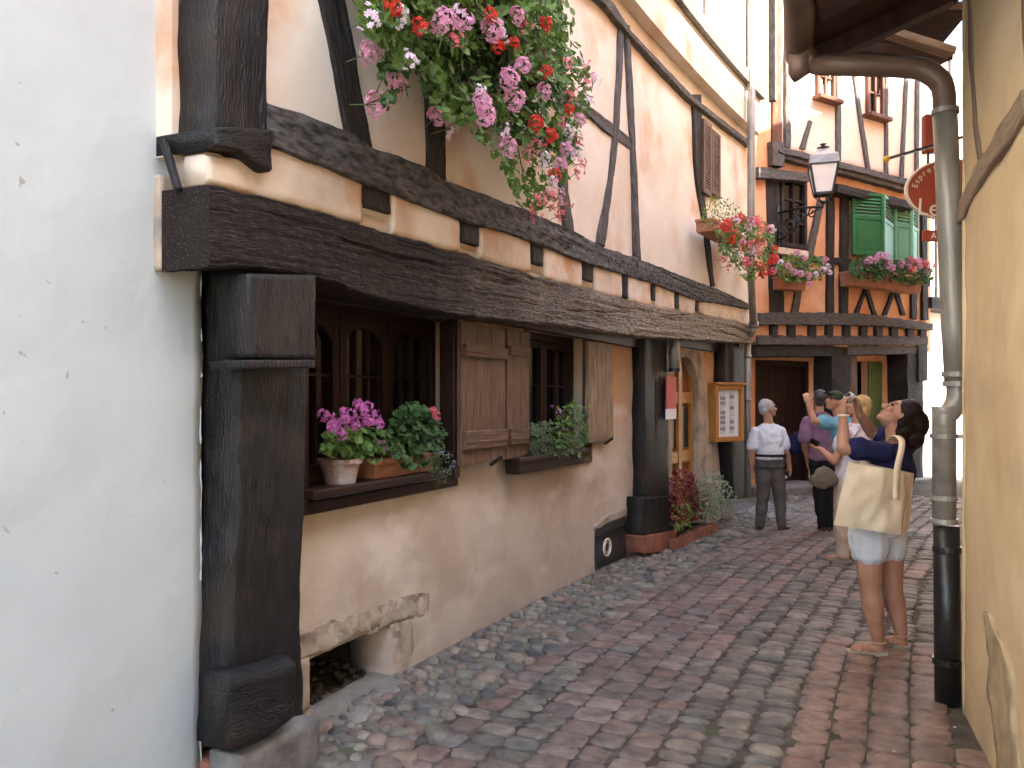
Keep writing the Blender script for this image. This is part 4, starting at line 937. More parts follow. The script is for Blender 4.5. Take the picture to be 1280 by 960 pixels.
# ================================================================ GROUND AND STREET
mb = MB(); s_ = 60
mb.poly([(-s_, -s_, -.05), (s_, -s_, -.05), (s_, s_, -.05), (-s_, s_, -.05)]); struct(mb.build('ground', M['ground']))
mb = MB(); nx, ny = 130, 190; x0, x1, y0, y1 = -3.2, 9.2, -2.0, 17.0
for j in range(ny + 1):
    for i in range(nx + 1):
        p = V((x0 + (x1 - x0) * i / nx, y0 + (y1 - y0) * j / ny, 0)); p.z = .004 + .006 * fbm(p * 2.2); mb.addv(p)
for j in range(ny):
    for i in range(nx): a = j * (nx + 1) + i; mb.face(a, a + 1, a + nx + 2, a + nx + 1)
struct(mb.build('street', M['mortar'], smooth=True, recalc=False))
rs = random.Random(11)
PAV = [(0.2, 0.15, 0.127), (0.222, 0.166, 0.141), (0.178, 0.141, 0.123), (0.177, 0.151, 0.135), (0.238, 0.184, 0.157), (0.208, 0.152, 0.127)]
RED = [(0.22, 0.146, 0.119), (0.246, 0.164, 0.134), (0.202, 0.136, 0.112)]
GRY = [(0.182, 0.159, 0.132), (0.155, 0.141, 0.12), (0.137, 0.121, 0.103), (0.212, 0.18, 0.143), (0.143, 0.133, 0.12), (0.198, 0.159, 0.132), (0.225, 0.197, 0.16)]
PEB = [(0.227, 0.199, 0.155), (0.194, 0.17, 0.13), (0.153, 0.144, 0.123), (0.107, 0.106, 0.099), (0.262, 0.224, 0.167), (0.244, 0.182, 0.136), (0.2, 0.182, 0.148), (0.175, 0.161, 0.13), (0.21, 0.153, 0.121), (0.218, 0.199, 0.158)]
def stone(mb, c, ax, ay, rx, ry, top, dome, pw, col, seg=12, jit=.08):
    """one stone: superellipse outline (pw: 2 round, 5 square), skirt, shoulder and dome"""
    j = rs.uniform(.84, 1.13); mb.col = tuple(x * j for x in col); sd = rs.random() * 50; R = []
    tx, ty = rs.uniform(-.05, .05), rs.uniform(-.05, .05)
    prof = ((1.0, -.035), (.985, top - dome * .75), (.86, top - dome * .22), (.5, top - dome * .03)) if pw < 4 else ((1.0, -.035), (.995, top - dome * .6), (.945, top - dome * .1), (.5, top - dome * .02))
    for k, (f, z) in enumerate(prof):
        row = []
        for i in range(seg):
            a = 2 * math.pi * (i + .5) / seg; ca, sa = math.cos(a), math.sin(a)
            r = (abs(ca) ** pw + abs(sa) ** pw) ** (-1 / pw); r *= 1 + jit * mn.noise(V((ca * 1.5 + sd, sa * 1.5, 0)))
            dx, dy = ca * r * rx * f, sa * r * ry * f
            row.append(mb.addv(c + ax * dx + ay * dy + V((0, 0, z + (tx * dx + ty * dy if k else 0) + (.0035 * mn.noise(V((dx * 22 + sd, dy * 22, 1))) if k > 1 else 0)))))
        R.append(row)
    t = mb.addv(c + V((0, 0, top)))
    for a, b in zip(R, R[1:]):
        for i in range(seg): mb.face(a[i], a[(i + 1) % seg], b[(i + 1) % seg], b[i])
    for i in range(seg): mb.face(R[-1][i], R[-1][(i + 1) % seg], t)
def onstreet(p):
    if (p - RF.p).dot(RF.n) < .03 and p.y < 4.3: return False
    if (p - EF.p).dot(EF.n) < .0 and p.x > 2.2: return False
    if (p - OF.p).dot(OF.n) < -.3: return False
    return p.x < 9 and (p.y < 7 or p.x > -2)
mb = MB()
for i in range(170):
    for j in range(9):
        p = LF.pt(1.0 + 12.4 * i / 169, -.05 + (.66 + .05 * fbm(V((i * .25, 0, 7)))) * j / 8, 0); p.z = .015 - (.026 if j == 8 else 0) + .008 * fbm(p * 6); mb.addv(p)
for i in range(169):
    for j in range(8): a = i * 9 + j; mb.face(a, a + 1, a + 10, a + 9)
struct(mb.build('gutter_bed', M['bed'], smooth=True))
road = MB(); gut = MB()
n = .60; lane = 0
while n < 5.2:
    mid = n + .1
    wv = rs.uniform(.150, .185)
    s = 2.0 + rs.random() * .2
    while s < 14.2:
        p, t, nn = LF.frame(s); q = p + nn * (n + wv / 2)
        pn = fbm(V((s * .55, mid * .9, 4)), 2)
        cob = (1.62 < mid < 2.12) or (mid >= 2.12 and s > 6.3 and pn > -.22) or (.72 < mid < 1.15 and pn > .18 and s < 5.2) or (pn > .48)
        redz = mid >= 2.12 and not cob
        l = rs.uniform(.08, .14) if cob else (rs.uniform(.17, .26) if redz else rs.uniform(.125, .20))
        du = l / LF.du(s); p, t, nn = LF.frame(s + du / 2); wig = .02 * fbm(V((s * .8, 3, n)))
        c = p + nn * (n + wv / 2 + wig); c.z = .006 * fbm(c * 2.2)
        if onstreet(c):
            if cob: stone(road, c + nn * rs.uniform(-.012, .012), t, nn, l / 2 * 1.02, wv / 2 * rs.uniform(.90, 1.06), rs.uniform(.010, .026), .022, rs.uniform(2.4, 3.6), rs.choice(GRY), 12, .16)
            else: stone(road, c, t, nn, l / 2 - .0035, wv / 2 - .0035, rs.uniform(.007, .017), .009, rs.uniform(7, 13), rs.choice(RED if redz or rs.random() < .14 else PAV + ([rs.choice(GRY)] if rs.random() < .15 else [])), 16, .07)
        s += du
    n += wv; lane += 1
s = 1.2
while s < 13.2:                                   # pebbled gutter against the house wall
    nmax = .58 + .05 * fbm(V((s * 2, 0, 7)))
    n = .02
    while n < nmax:
        ry = rs.uniform(.028, .072) * (1.15 if n > .25 else .85); rx = ry * rs.uniform(.62, .95)
        p, t, nn = LF.frame(s + rs.uniform(-.02, .02)); c = p + nn * (n + ry); c.z = .004 + .05 * max(0, .22 - n)
        a = rs.gauss(.55, .45); ca, sa = math.cos(a), math.sin(a)
        if rs.random() < .96: stone(gut, c, t * ca + nn * sa, nn * ca - t * sa, rx * 1.08, ry * 1.08, rs.uniform(.018, .036), .040, rs.uniform(2.0, 3.0), rs.choice(PEB), 12, .22)
        n += ry * 1.72
    s += rs.uniform(.085, .115)
struct(road.build('paving', M['stones'], smooth=True, recalc=False)); struct(gut.build('pebble_gutter', M['stones'], smooth=True, recalc=False))
mb = MB()                                          # cement apron below the cellar opening
uu0, uu1 = UU(LF, 389, 0), UU(LF, 499, 0)
for i in range(25):
    for j in range(9):
        u = uu0 + (uu1 - uu0) * i / 24; nmax = (.24 + .06 * fbm(V((u * 5, 0, 1)))) * (1 - .35 * (i / 24)); nn_ = -.12 + (nmax + .12) * j / 8
        p = LF.pt(u, nn_, .035 - .012 * (j / 8) ** 1.3 + .010 * fbm(V((u * 9, nn_ * 9, 0))) - (.06 if j == 8 or i in (0, 24) else 0)); mb.addv(p)
for i in range(24):
    for j in range(8): a = i * 9 + j; mb.face(a, a + 1, a + 10, a + 9)
struct(mb.build('cement_apron', M['concrete'], smooth=True))
mb = MB()
for i in range(70):                               # fallen petals and crumbs of litter
    u = rs.uniform(3, 9); p = LF.pt(u, rs.uniform(.3, 3.2), .022)
    if onstreet(p): r = rs.uniform(.004, .010); mb.ell(p, r, r * rs.uniform(.5, 1), r * .3, seg=6, rg=4)
o = mb.build('litter', M['litter']); o['kind'] = 'stuff'; o['label'] = 'tiny pale petals and crumbs scattered over the paving'; o['category'] = 'litter'
# ================================================================ PLANTS
rp = random.Random(23)
def inside(poly, x, y):
    r = False; j = len(poly) - 1
    for i in range(len(poly)):
        (xi, yi), (xj, yj) = poly[i], poly[j]
        if (yi > y) != (yj > y) and x < (xj - xi) * (y - yi) / (yj - yi) + xi: r = not r
        j = i
    return r
def add_leaf(mb, p, nrm, size, kind='round'):
    nrm = (nrm + V((rp.gauss(0, .5), rp.gauss(0, .5), rp.gauss(0, .5)))).normalized()
    x = nrm.cross(V((rp.gauss(0, 1), rp.gauss(0, 1), rp.gauss(0, 1))))
    if x.length < 1e-3: x = V((1, 0, 0))
    x.normalize(); y = nrm.cross(x); s = size * rp.uniform(.65, 1.2)
    if kind == 'round':
        c = mb.addv(p - nrm * s * .22); ring = []
        for k in range(9):
            a = 2 * math.pi * (k + .5) / 9.5 + .25; r = s * (1 + .12 * math.cos(3 * a)) * (1 if k % 2 else .9)
            ring.append(mb.addv(p + x * r * math.cos(a) + y * r * math.sin(a) + nrm * rp.uniform(-.10, .10) * s))
        for a, b in zip(ring, ring[1:]): mb.face(c, a, b)
    else:                                 # lance-shaped leaf
        w = s * (.30 if kind == 'lance' else .45)
        a, b, c, d, m = mb.addv(p), mb.addv(p + x * s * .5 + y * w + nrm * .1 * s), mb.addv(p + x * s * 1.1 - nrm * .15 * s), mb.addv(p + x * s * .5 - y * w + nrm * .1 * s), mb.addv(p + x * s * .5)
        mb.face(a, b, m); mb.face(b, c, m); mb.face(c, d, m); mb.face(d, a, m)
BL = {}
def bloom_mesh(col, loose, v):
    key = (col, loose, v)
    if key in BL: return BL[key]
    mb = MB(); r = random.Random(str(key))
    N = 13 if loose else 36
    for i in range(N):
        a = r.uniform(0, 2 * math.pi); t = math.acos(r.uniform(-.85 if not loose else -.7, 1)); d = V((math.sin(t) * math.cos(a), math.sin(t) * math.sin(a), math.cos(t)))
        c = d * (r.uniform(.75, 1.0) if not loose else r.uniform(.5, 1.25)); nn = (d + V((r.gauss(0, .25), r.gauss(0, .25), r.gauss(0, .25)))).normalized()
        x = nn.cross(V((.3, .7, .2))).normalized(); y = nn.cross(x); ps = r.uniform(.26, .38); a0 = r.random() * 6
        mb.mi = 0
        cc = mb.addv(c - nn * .06)
        for k in range(5):
            a = a0 + k * 1.2566; e = x * math.cos(a) + y * math.sin(a); f = x * math.cos(a + .5) + y * math.sin(a + .5); g = x * math.cos(a - .5) + y * math.sin(a - .5)
            q = [cc, mb.addv(c + f * ps * .7 + nn * .05), mb.addv(c + e * ps + nn * r.uniform(-.05, .08)), mb.addv(c + g * ps * .7 + nn * .05)]; mb.face(*q)
    mb.mi = 1
    for i in range(5):
        a = r.uniform(0, 6.28); mb.tube([(0, 0, -.9), (.35 * math.cos(a), .35 * math.sin(a), .2)], .035, 4)
    mb.tube([(0, 0, -2.2), (0, 0, -.8)], .05, 5)
    me_o = mb.build('bloom', [M[col], M['stem']], recalc=False); BL[key] = me_o.data; bpy.data.objects.remove(me_o); return BL[key]
def bloom(par, p, r, col, loose=False, nrm=None):
    o = bpy.data.objects.new('bloom', bloom_mesh(col, loose, rp.randint(0, 2))); COL.objects.link(o); o.parent = par; o.location = p - wloc(par)
    z = V(nrm or (0, 0, 1)) + V((rp.gauss(0, .35), rp.gauss(0, .35), rp.gauss(0, .2) + .3)); q = z.to_track_quat('Z', 'Y'); o.rotation_euler = q.to_euler(); o.scale = (r, r, r * rp.uniform(.8, 1.05))
def foliage(par, F, poly, n0, n1, count, size, mt, kind='round', nz=.5, name='leaves', shell=.6, clump=0, Yfun=None):
    mb = MB(); xs = [p[0] for p in poly]; ys = [p[1] for p in poly]; got = 0; sd = rp.random() * 50
    while got < count:
        x, y = rp.uniform(min(xs), max(xs)), rp.uniform(min(ys), max(ys))
        if not inside(poly, x, y): continue
        if clump and mn.noise(V((x / clump, y / clump, sd))) < rp.uniform(-.75, .15): continue
        f = rp.random() ** shell; n = n0 + (n1 - n0) * f
        p, nn, u = loc(F, x, y, n); add_leaf(mb, p, nn * .8 + V((0, 0, nz)), size, kind); got += 1
    return mb.build(name, M[mt], par, recalc=False)
def stems(par, F, poly, n0, n1, root_px, k, rad=.004):
    mb = MB(); xs = [p[0] for p in poly]; ys = [p[1] for p in poly]; got = 0
    while got < k:
        x, y = rp.uniform(min(xs), max(xs)), rp.uniform(min(ys), max(ys))
        if not inside(poly, x, y): continue
        a = loc(F, rp.uniform(*root_px[0]), root_px[1], n0 + .06)[0]; b = loc(F, x, y, rp.uniform(n0, n1))[0]
        m = (a + b) / 2 + V((0, 0, .08)); mb.tube([a, m, b], rad, 4); got += 1
    mb.build('stems', M['stem'], par)
def trough(par, F, x0, x1, yt, yb, n0, n1, mt, name='planter'):
    u0, u1 = UU(F, x0, n1), UU(F, x1, n1); xm = (x0 + x1) / 2; zt, zb = ZZ(F, xm, yt, n1), ZZ(F, xm, yb, n1)
    mb = MB(); w = .015; d = F.du(u0); i = .012 / d
    mb.box([F.pt(u0 + i, n1 - .01, zb), F.pt(u1 - i, n1 - .01, zb), F.pt(u1 - i, n0, zb), F.pt(u0 + i, n0, zb), F.pt(u0, n1, zt), F.pt(u1, n1, zt), F.pt(u1, n0, zt), F.pt(u0, n0, zt)])
    o = mb.build(name, mt, par, bevel=.008)
    mb = MB(); mb.fbox(F, u0 - i, u1 + i, zt - .03, zt + .004, n0 - .005, n1 + .012); mb.build('rim', mt, o, bevel=.005); return o

# ---- great hanging geraniums at the upper window
g1 = thing('flower_box', 'huge cascade of pink and red hanging geraniums at the upper window of the timber house', 'flower box', loc(LF, 580, 40, .5)[0], 'flower boxes on the windows')
trough(g1, LF, 470, 690, -45, 15, .31, .58, M['redwood'])
big = [(446, -130), (452, 30), (470, 52), (500, 78), (528, 92), (540, 128), (556, 150), (590, 168), (622, 196), (634, 226), (652, 262), (676, 262), (700, 240), (716, 205), (722, 170), (738, 140), (736, 95), (712, 60), (700, 30), (706, -130)]
core = [(520, -80), (530, 60), (550, 128), (600, 150), (640, 180), (690, 190), (712, 130), (705, 60), (690, -60)]
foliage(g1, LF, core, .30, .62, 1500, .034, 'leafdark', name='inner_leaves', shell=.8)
foliage(g1, LF, big, .32, .80, 1900, .032, 'leaf', shell=.55, clump=26)
foliage(g1, LF, [(452, -60), (456, 40), (500, 60), (640, 60), (715, 110), (735, 130), (730, 80), (700, -60)], .5, .85, 500, .030, 'leaf', name='front_leaves')
foliage(g1, LF, [(640, -80), (640, 60), (700, 150), (690, 210), (650, 255), (672, 262), (720, 200), (736, 140), (735, 80), (705, 20), (700, -80)], .45, .90, 420, .029, 'leaf', name='outer_leaves')
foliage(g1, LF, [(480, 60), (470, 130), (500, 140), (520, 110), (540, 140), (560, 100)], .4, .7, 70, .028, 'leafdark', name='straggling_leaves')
foliage(g1, LF, [(440, -60), (446, 36), (490, 36), (560, 10), (690, 20), (700, -60)], .55, .85, 260, .030, 'leaflime', name='fresh_leaves')
stems(g1, LF, big, .38, .8, ((500, 690), 10), 60); stems(g1, LF, [(455, 60), (500, 60), (500, 135), (465, 135)], .5, .7, ((480, 560), 15), 5, .003)
BLM = [('p_pink', 1.0, 0, [(460, 66), (494, 105), (471, 131), (552, 26), (544, 146), (600, 128), (607, 143), (634, 99), (653, 82), (643, 125), (681, 114), (634, 184), (644, 20), (616, 37), (700, 206), (707, 187), (580, 26), (722, 150), (612, -20), (560, -20)]),
       ('p_lilac', .9, 1, [(512, 73), (572, 15), (565, 160), (630, 163), (600, 118), (625, 40), (725, 75), (735, 125), (712, 168), (716, 192), (690, 230), (700, 245), (682, 200), (741, 100), (500, 20), (460, 20)]),
       ('p_red', .72, 0, [(492, 9), (524, 32), (614, 18), (621, 58), (644, 54), (685, 90), (713, 137), (689, 169), (670, 154), (694, 219), (683, 30), (520, -20), (640, -15)]),
       ('p_rose', .85, 1, [(670, 180), (734, 86), (730, 103), (704, 152), (711, 79), (730, 204), (677, 250), (690, 258), (704, 255), (668, 266), (659, 193), (720, 175), (569, 49), (722, 215), (715, 118), (700, 270), (688, 243), (655, 28)])]
for col, k, loose, pts in BLM:
    for x, y in pts:
        n = .86 if inside(big, x, y) else .62
        p, nn, u = loc(LF, x + rp.uniform(-2, 2), y, n); bloom(g1, p, .050 * k * rp.uniform(.85, 1.25), col, bool(loose), nn * .9)
# ---- flower box of the small louvred window
g2 = thing('flower_box', 'window box of red geraniums and a lime green bush under the small louvred shutters', 'flower box', loc(LF, 905, 290, .6)[0], 'flower boxes on the windows')
trough(g2, LF, 892, 930, 284, 299, .36, .56, M['terra'])
foliage(g2, LF, [(878, 285), (877, 262), (888, 247), (908, 246), (926, 262), (934, 278), (918, 290)], .40, .85, 520, .026, 'leaflime', kind='oval', name='lime_bush')
foliage(g2, LF, [(894, 285), (925, 270), (950, 268), (968, 290), (968, 320), (955, 345), (930, 350), (915, 325), (898, 310)], .40, .95, 620, .030, 'leaf', clump=16)
for i in range(58):
    x, y = rp.uniform(892, 974), rp.uniform(268, 350)
    if not inside([(892, 290), (905, 272), (960, 268), (976, 300), (972, 335), (950, 352), (925, 345), (905, 325)], x, y): continue
    col = rp.choice(['p_red', 'p_red', 'p_rose', 'p_pink', 'p_lilac', 'p_rose']) if x > 915 else rp.choice(['p_red', 'p_rose'])
    p, nn, u = loc(LF, x, y, rp.uniform(.7, .98)); bloom(g2, p, rp.uniform(.045, .065), col, rp.random() < .5, nn)
# ---- first window: two pots and trailing lobelia
zl = ZZ(LF, 470, 601, .13)
def pot(par, u, n, r0, r1, h, mt, z=None):
    mb = MB(); mb.lathe(LF.pt(u, n, zl if z is None else z), [(r0, 0), (r1 * .97, h * .82), (r1 * 1.08, h * .82), (r1 * 1.08, h), (r1 * .92, h), (r1 * .9, h * .85)], 22); return mb.build('pot', mt, par, smooth=False)
ua = UU(LF, 427, .04); a1 = thing('potted_geranium', 'magenta geranium in a weathered pale pot on the sill of the first window', 'potted plant', LF.pt(ua, .03, zl), 'pots on the first window sill'); pot(a1, ua, .03, .078, .105, .125, M['oldpot'])
foliage(a1, LF, [(402, 565), (404, 545), (430, 535), (480, 540), (490, 560), (470, 585), (450, 572), (420, 570)], -.08, .16, 170, .028, 'leaf', nz=.9)
stems(a1, LF, [(410, 550), (475, 550), (470, 520), (415, 520)], -.03, .1, ((420, 440), 570), 14, .003)
for x, y in ((404, 519), (413, 524), (422, 530), (432, 524), (440, 518), (448, 506), (455, 514), (452, 527), (436, 536), (426, 543), (462, 526), (470, 519), (474, 530), (444, 532), (416, 533), (478, 558), (484, 562), (460, 508), (430, 515)):
    p, nn, u = loc(LF, x, y, rp.uniform(.05, .16)); bloom(a1, p, rp.uniform(.026, .036), 'p_mag', False, nn)
ub = UU(LF, 506, .04); a2 = thing('potted_geranium', 'leafy geranium with one rose bloom and trailing blue lobelia in a terracotta trough', 'potted plant', LF.pt(ub, .03, zl), 'pots on the first window sill'); trough(a2, LF, 470, 545, 571, 594, -.06, .09, M['terra'])
foliage(a2, LF, [(480, 560), (492, 520), (512, 503), (540, 512), (556, 530), (552, 568), (530, 585), (500, 582)], -.08, .18, 330, .028, 'leafdark', nz=.8)
foliage(a2, LF, [(528, 552), (552, 552), (570, 575), (572, 585), (556, 604), (548, 606), (536, 590)], .0, .20, 300, .016, 'leafherb', kind='lance', name='trailing_leaves')
stems(a2, LF, [(540, 590), (560, 590), (562, 618), (545, 618)], .08, .16, ((520, 550), 578), 8, .0022); stems(a2, LF, [(490, 555), (545, 540), (545, 512), (510, 510)], -.03, .1, ((490, 540), 580), 14, .003)
for x, y, c in ((542, 514, 'p_rose'), (546, 520, 'p_rose'), (568, 578, 'p_blue'), (560, 570, 'p_blue'), (564, 584, 'p_blue'), (552, 566, 'p_blue')):
    p, nn, u = loc(LF, x, y, .17); bloom(a2, p, .028 if c == 'p_rose' else .014, c, c == 'p_blue', nn)
# ---- second window: wooden trough with herbs
a3 = thing('herb_trough', 'brown wooden trough of pale herbs and small flowers on the second window', 'flower box', loc(LF, 690, 590, .15)[0])
trough(a3, LF, 649, 733, 567, 586, .032, .15, M['darkwood'])
foliage(a3, LF, [(664, 572), (663, 530), (690, 526), (693, 570)], .0, .16, 900, .026, 'leafherb', kind='lance', nz=1.2, name='herb_leaves')
foliage(a3, LF, [(693, 570), (696, 520), (715, 498), (735, 512), (736, 545), (728, 572)], .0, .2, 620, .030, 'leaf', kind='oval', nz=.9)
foliage(a3, LF, [(690, 572), (690, 545), (730, 540), (730, 576)], .06, .16, 420, .024, 'leafherb', kind='lance')
for i in range(16):
    p, nn, u = loc(LF, rp.uniform(688, 737), rp.uniform(505, 555), rp.uniform(.12, .2)); bloom(a3, p, .016, rp.choice(['p_yellow', 'p_mag', 'p_lilac', 'p_rose']), True, nn)
# ---- planter by the arched door
a4 = thing('brick_planter', 'low brick edged planter with red, green and silvery plants beside the arched door', 'planter', loc(LF, 868, 660, .2)[0])
u0, u1 = UU(LF, 846, .30), UU(LF, 897, .30); mb = MB(); k = 11
for i in range(k):
    a, b = u0 + (u1 - u0) * i / k, u0 + (u1 - u0) * (i + 1) / k - .012; h = .13 + .012 * rp.uniform(-1, 1); mb.fbox(LF, a, b, -.02, h, .22, .31 + .01 * rp.uniform(-1, 1))
mb.build('brick_edging', M['brick'], a4, bevel=.01)
mb = MB(); mb.fbox(LF, u0, u1, -.02, .10, .02, .22); mb.build('soil', M['mortar'], a4)
foliage(a4, LF, [(840, 655), (836, 610), (846, 586), (868, 592), (884, 618), (880, 650)], .08, .34, 520, .052, 'leafred', kind='oval', nz=.9, name='red_leaves')
foliage(a4, LF, [(842, 662), (842, 632), (858, 626), (868, 640), (866, 660)], .20, .38, 160, .042, 'leaflime', kind='lance', nz=.9, name='green_leaves')
foliage(a4, LF, [(872, 645), (874, 600), (888, 585), (908, 600), (920, 622), (918, 640), (900, 648)], .08, .40, 900, .044, 'leafgrey', kind='lance', nz=.9, name='silvery_leaves')
stems(a4, LF, [(845, 640), (910, 635), (905, 605), (850, 605)], .12, .32, ((850, 905), 650), 26, .004)
# ---- orange house: window pot and balcony box
a5 = thing('flower_box', 'small terracotta box of pink geraniums under the left window of the orange house', 'flower box', loc(OF, 990, 360, .25)[0], 'flower boxes on the windows')
trough(a5, OF, 979, 1008, 346, 362, .06, .28, M['terra'])
foliage(a5, OF, [(970, 345), (972, 325), (990, 318), (1022, 320), (1036, 332), (1026, 350), (1000, 352), (984, 352)], .08, .5, 340, .040, 'leaf')
for x, y in ((976, 328), (1031, 325), (1035, 333), (1000, 342), (1020, 343), (1010, 345), (992, 340), (1012, 355), (985, 332), (1028, 337), (1037, 340), (1005, 322), (996, 316)):
    p, nn, u = loc(OF, x, y, .5); bloom(a5, p, rp.uniform(.05, .075), rp.choice(['p_pink', 'p_lilac', 'p_pink']), False, nn)
a6 = thing('flower_box', 'long box of pink geraniums below the green shutters of the orange house', 'flower box', loc(OF, 1105, 360, .25)[0], 'flower boxes on the windows')
trough(a6, OF, 1066, 1152, 344, 361, .08, .34, M['terra'])
foliage(a6, OF, [(1062, 345), (1063, 328), (1085, 320), (1110, 326), (1140, 324), (1166, 336), (1166, 352), (1140, 356), (1110, 350), (1080, 350)], .10, .55, 760, .042, 'leafdark')
for x, y in ((1087, 325), (1083, 328), (1092, 326), (1100, 319), (1096, 322), (1106, 320), (1111, 327), (1115, 334), (1109, 333), (1138, 326), (1144, 330), (1136, 333), (1150, 333), (1156, 330), (1160, 337), (1148, 326), (1165, 333), (1140, 338), (1126, 330)):
    p, nn, u = loc(OF, x, y, .5); bloom(a6, p, rp.uniform(.055, .08), rp.choice(['p_pink', 'p_rose', 'p_pink']), False, nn)
# ================================================================ PEOPLE
def flat(name, c1, c2=None, rough=.85, bump=.25, bscale=60, spec=.2, scale=5): return mat(name, [c1, c2 or tuple(x * 1.25 for x in c1)], scale, rough, bump, bscale, spec=spec)
M['skin'] = flat('skin', (.42, .20, .12), (.54, .29, .19), .5, .12, 80, .35); M['skintan'] = flat('skin_tanned', (.33, .155, .098), (.45, .25, .17), .5, .15, 50, .3)
M['navy'] = flat('cloth_navy', (.010, .011, .048), (.018, .020, .075)); M['canvas'] = flat('cloth_canvas', (.66, .53, .38), (.76, .64, .49), .9, .4, 120)
M['whitecloth'] = flat('cloth_white', (.66, .67, .72), (.74, .75, .79)); M['shorts'] = flat('cloth_shorts', (.56, .60, .70), (.68, .70, .76))
M['greytrs'] = flat('cloth_grey', (.085, .072, .066), (.13, .11, .10)); M['blacktrs'] = flat('cloth_black', (.012, .011, .012), (.020, .018, .019))
M['purple'] = flat('cloth_purple', (.19, .095, .16), (.27, .15, .22)); M['cyan'] = flat('cloth_blue', (.10, .30, .42), (.22, .46, .58)); M['beigetrs'] = flat('cloth_beige', (.50, .36, .30), (.58, .44, .37))
M['lilac'] = flat('cloth_lilac', (.58, .53, .62), (.70, .66, .72)); M['olive'] = flat('cloth_olive', (.13, .11, .085), (.19, .165, .13)); M['capgreen'] = flat('cloth_capgreen', (.03, .06, .035), (.05, .085, .05))
M['hairdark'] = mat('hair_dark', [(.006, .003, .0025), (.020, .010, .007)], 40, .55, 0, 55, 'obj', (1.6, 1.6, .3), spec=.15); M['hairgrey'] = mat('hair_grey', [(.28, .27, .26), (.50, .49, .48)], 8, .6, .5, 40, 'obj', (1.5, 1.5, .5), spec=.15)
M['hairmid'] = mat('hair_darkgrey', [(.05, .045, .045), (.11, .10, .10)], 8, .6, .5, 40); M['blond'] = mat('hair_blond', [(.40, .24, .09), (.55, .37, .17)], 8, .5, .5, 40)
M['leather'] = flat('leather', (.045, .025, .018), (.08, .045, .03), .5); M['tan'] = flat('leather_tan', (.40, .22, .15), (.50, .30, .21), .5); M['sole'] = flat('sole', (.30, .26, .21), (.38, .33, .27)); M['device'] = flat('device_dark', (.02, .02, .022), (.03, .03, .033), .3, 0); M['silver'] = flat('device_silver', (.45, .45, .46), (.5, .5, .52), .3, 0)
M['eyewhite'] = flat('eye', (.03, .02, .018), (.04, .03, .025), .1, 0)

def frame3(f, up):
    f = V(f).normalized(); r = f.cross(V(up)).normalized(); u = r.cross(f); return Matrix((r, f, u)).transposed(), r, f, u
def head(mb, c, f, up, k=1.0):
    Mx, r, f, u = frame3(f, up); E = lambda x, y, z, a, b, d, s=12: mb.ell(c + (r * x + f * y + u * z) * k, a * k, b * k, d * k, Mx, seg=s, rg=9)
    E(0, -.012, .022, .074, .094, .086, 16); E(0, .022, -.045, .057, .066, .066); E(0, .066, -.092, .026, .022, .020); E(0, .030, -.082, .047, .048, .028)
    mb.cone(c + (f * .080 + u * .012) * k, .009 * k, c + (f * .103 - u * .028) * k, .0145 * k); 
    for s in (-1, 1):
        E(s * .014, .092, -.033, .010, .010, .008); E(s * .076, -.012, -.012, .010, .020, .031); E(s * .032, .066, -.028, .022, .018, .020); E(s * .028, .074, .030, .028, .014, .009)
    E(0, .083, -.056, .023, .010, .0065); E(0, .080, -.067, .019, .010, .0075)
def eyes(par, c, f, up, k=1.0):
    Mx, r, f, u = frame3(f, up)
    for s in (-1, 1):
        mb = MB(); mb.ell(c + (r * s * .031 + f * .078 + u * .010) * k, .013 * k, .010 * k, .008 * k, Mx); mb.build('eye', M['eyewhite'], par, smooth=True)
def hand(mb, w, d, pn, thumb, curl=.6, k=1.0):
    """palm from wrist w along d, palm faces pn, thumb leaves towards thumb"""
    d = V(d).normalized(); pn = V(pn); pn = (pn - d * pn.dot(d)).normalized(); t = d.cross(pn)
    if t.dot(V(thumb)) < 0: t = -t
    Mx = Matrix((t, d, pn)).transposed(); mb.ell(w + d * .045 * k, .040 * k, .052 * k, .016 * k, Mx, seg=12); mb.cone(w - d * .02 * k, .026 * k, w + d * .03 * k, .026 * k)
    for i, (x, L) in enumerate(((.028, .070), (.010, .080), (-.009, .074), (-.027, .058))):
        p = w + (d * .078 + t * x) * k; a = .25 * curl; dirs = []
        for s, fr in enumerate((.45, .32, .23)):
            a += curl * (.75 if s else .45); dd = d * math.cos(a) + pn * math.sin(a); q = p + dd * L * fr * k; mb.cone(p, (.0092 - s * .0008) * k, q, (.0085 - s * .0008) * k, 8); p = q
    p = w + (d * .022 + t * .032) * k; dd = (t * .75 + d * .6 + pn * .35).normalized()
    for L, r0 in ((.035, .0115), (.03, .010), (.022, .009)): q = p + dd * L * k; mb.cone(p, r0 * k, q, r0 * .92 * k, 8); p = q; dd = (dd + d * .35 + pn * .3 * curl).normalized()
def torso_secs(Pv, Ch, Nk, Wd, k=1.0, g=0.0, belly=0.0, lo=0.0, cut=None):
    Wd = V(Wd).normalized(); ax = (Ch - Pv).normalized(); T = Wd.cross(ax).normalized(); top = Nk
    raw = [(-.10, .155, .115), (.0, .168, .120 + belly * .5), (.30, .150, .112 + belly), (.62, .160, .120 + belly * .6), (1.0, .172, .118)]
    out = []
    for f, w, t in raw:
        if f < lo: continue
        out.append((Pv + (Ch - Pv) * f, Wd * (w * k + g), T * (t * k + g)))
    out += [(Ch + (top - Ch) * .45, Wd * (.168 * k + g), T * (.092 * k + g)), (Ch + (top - Ch) * .78, Wd * (.115 * k + g), T * (.072 * k + g)), (top, Wd * (.060 * k + g), T * (.060 * k + g))]
    return out
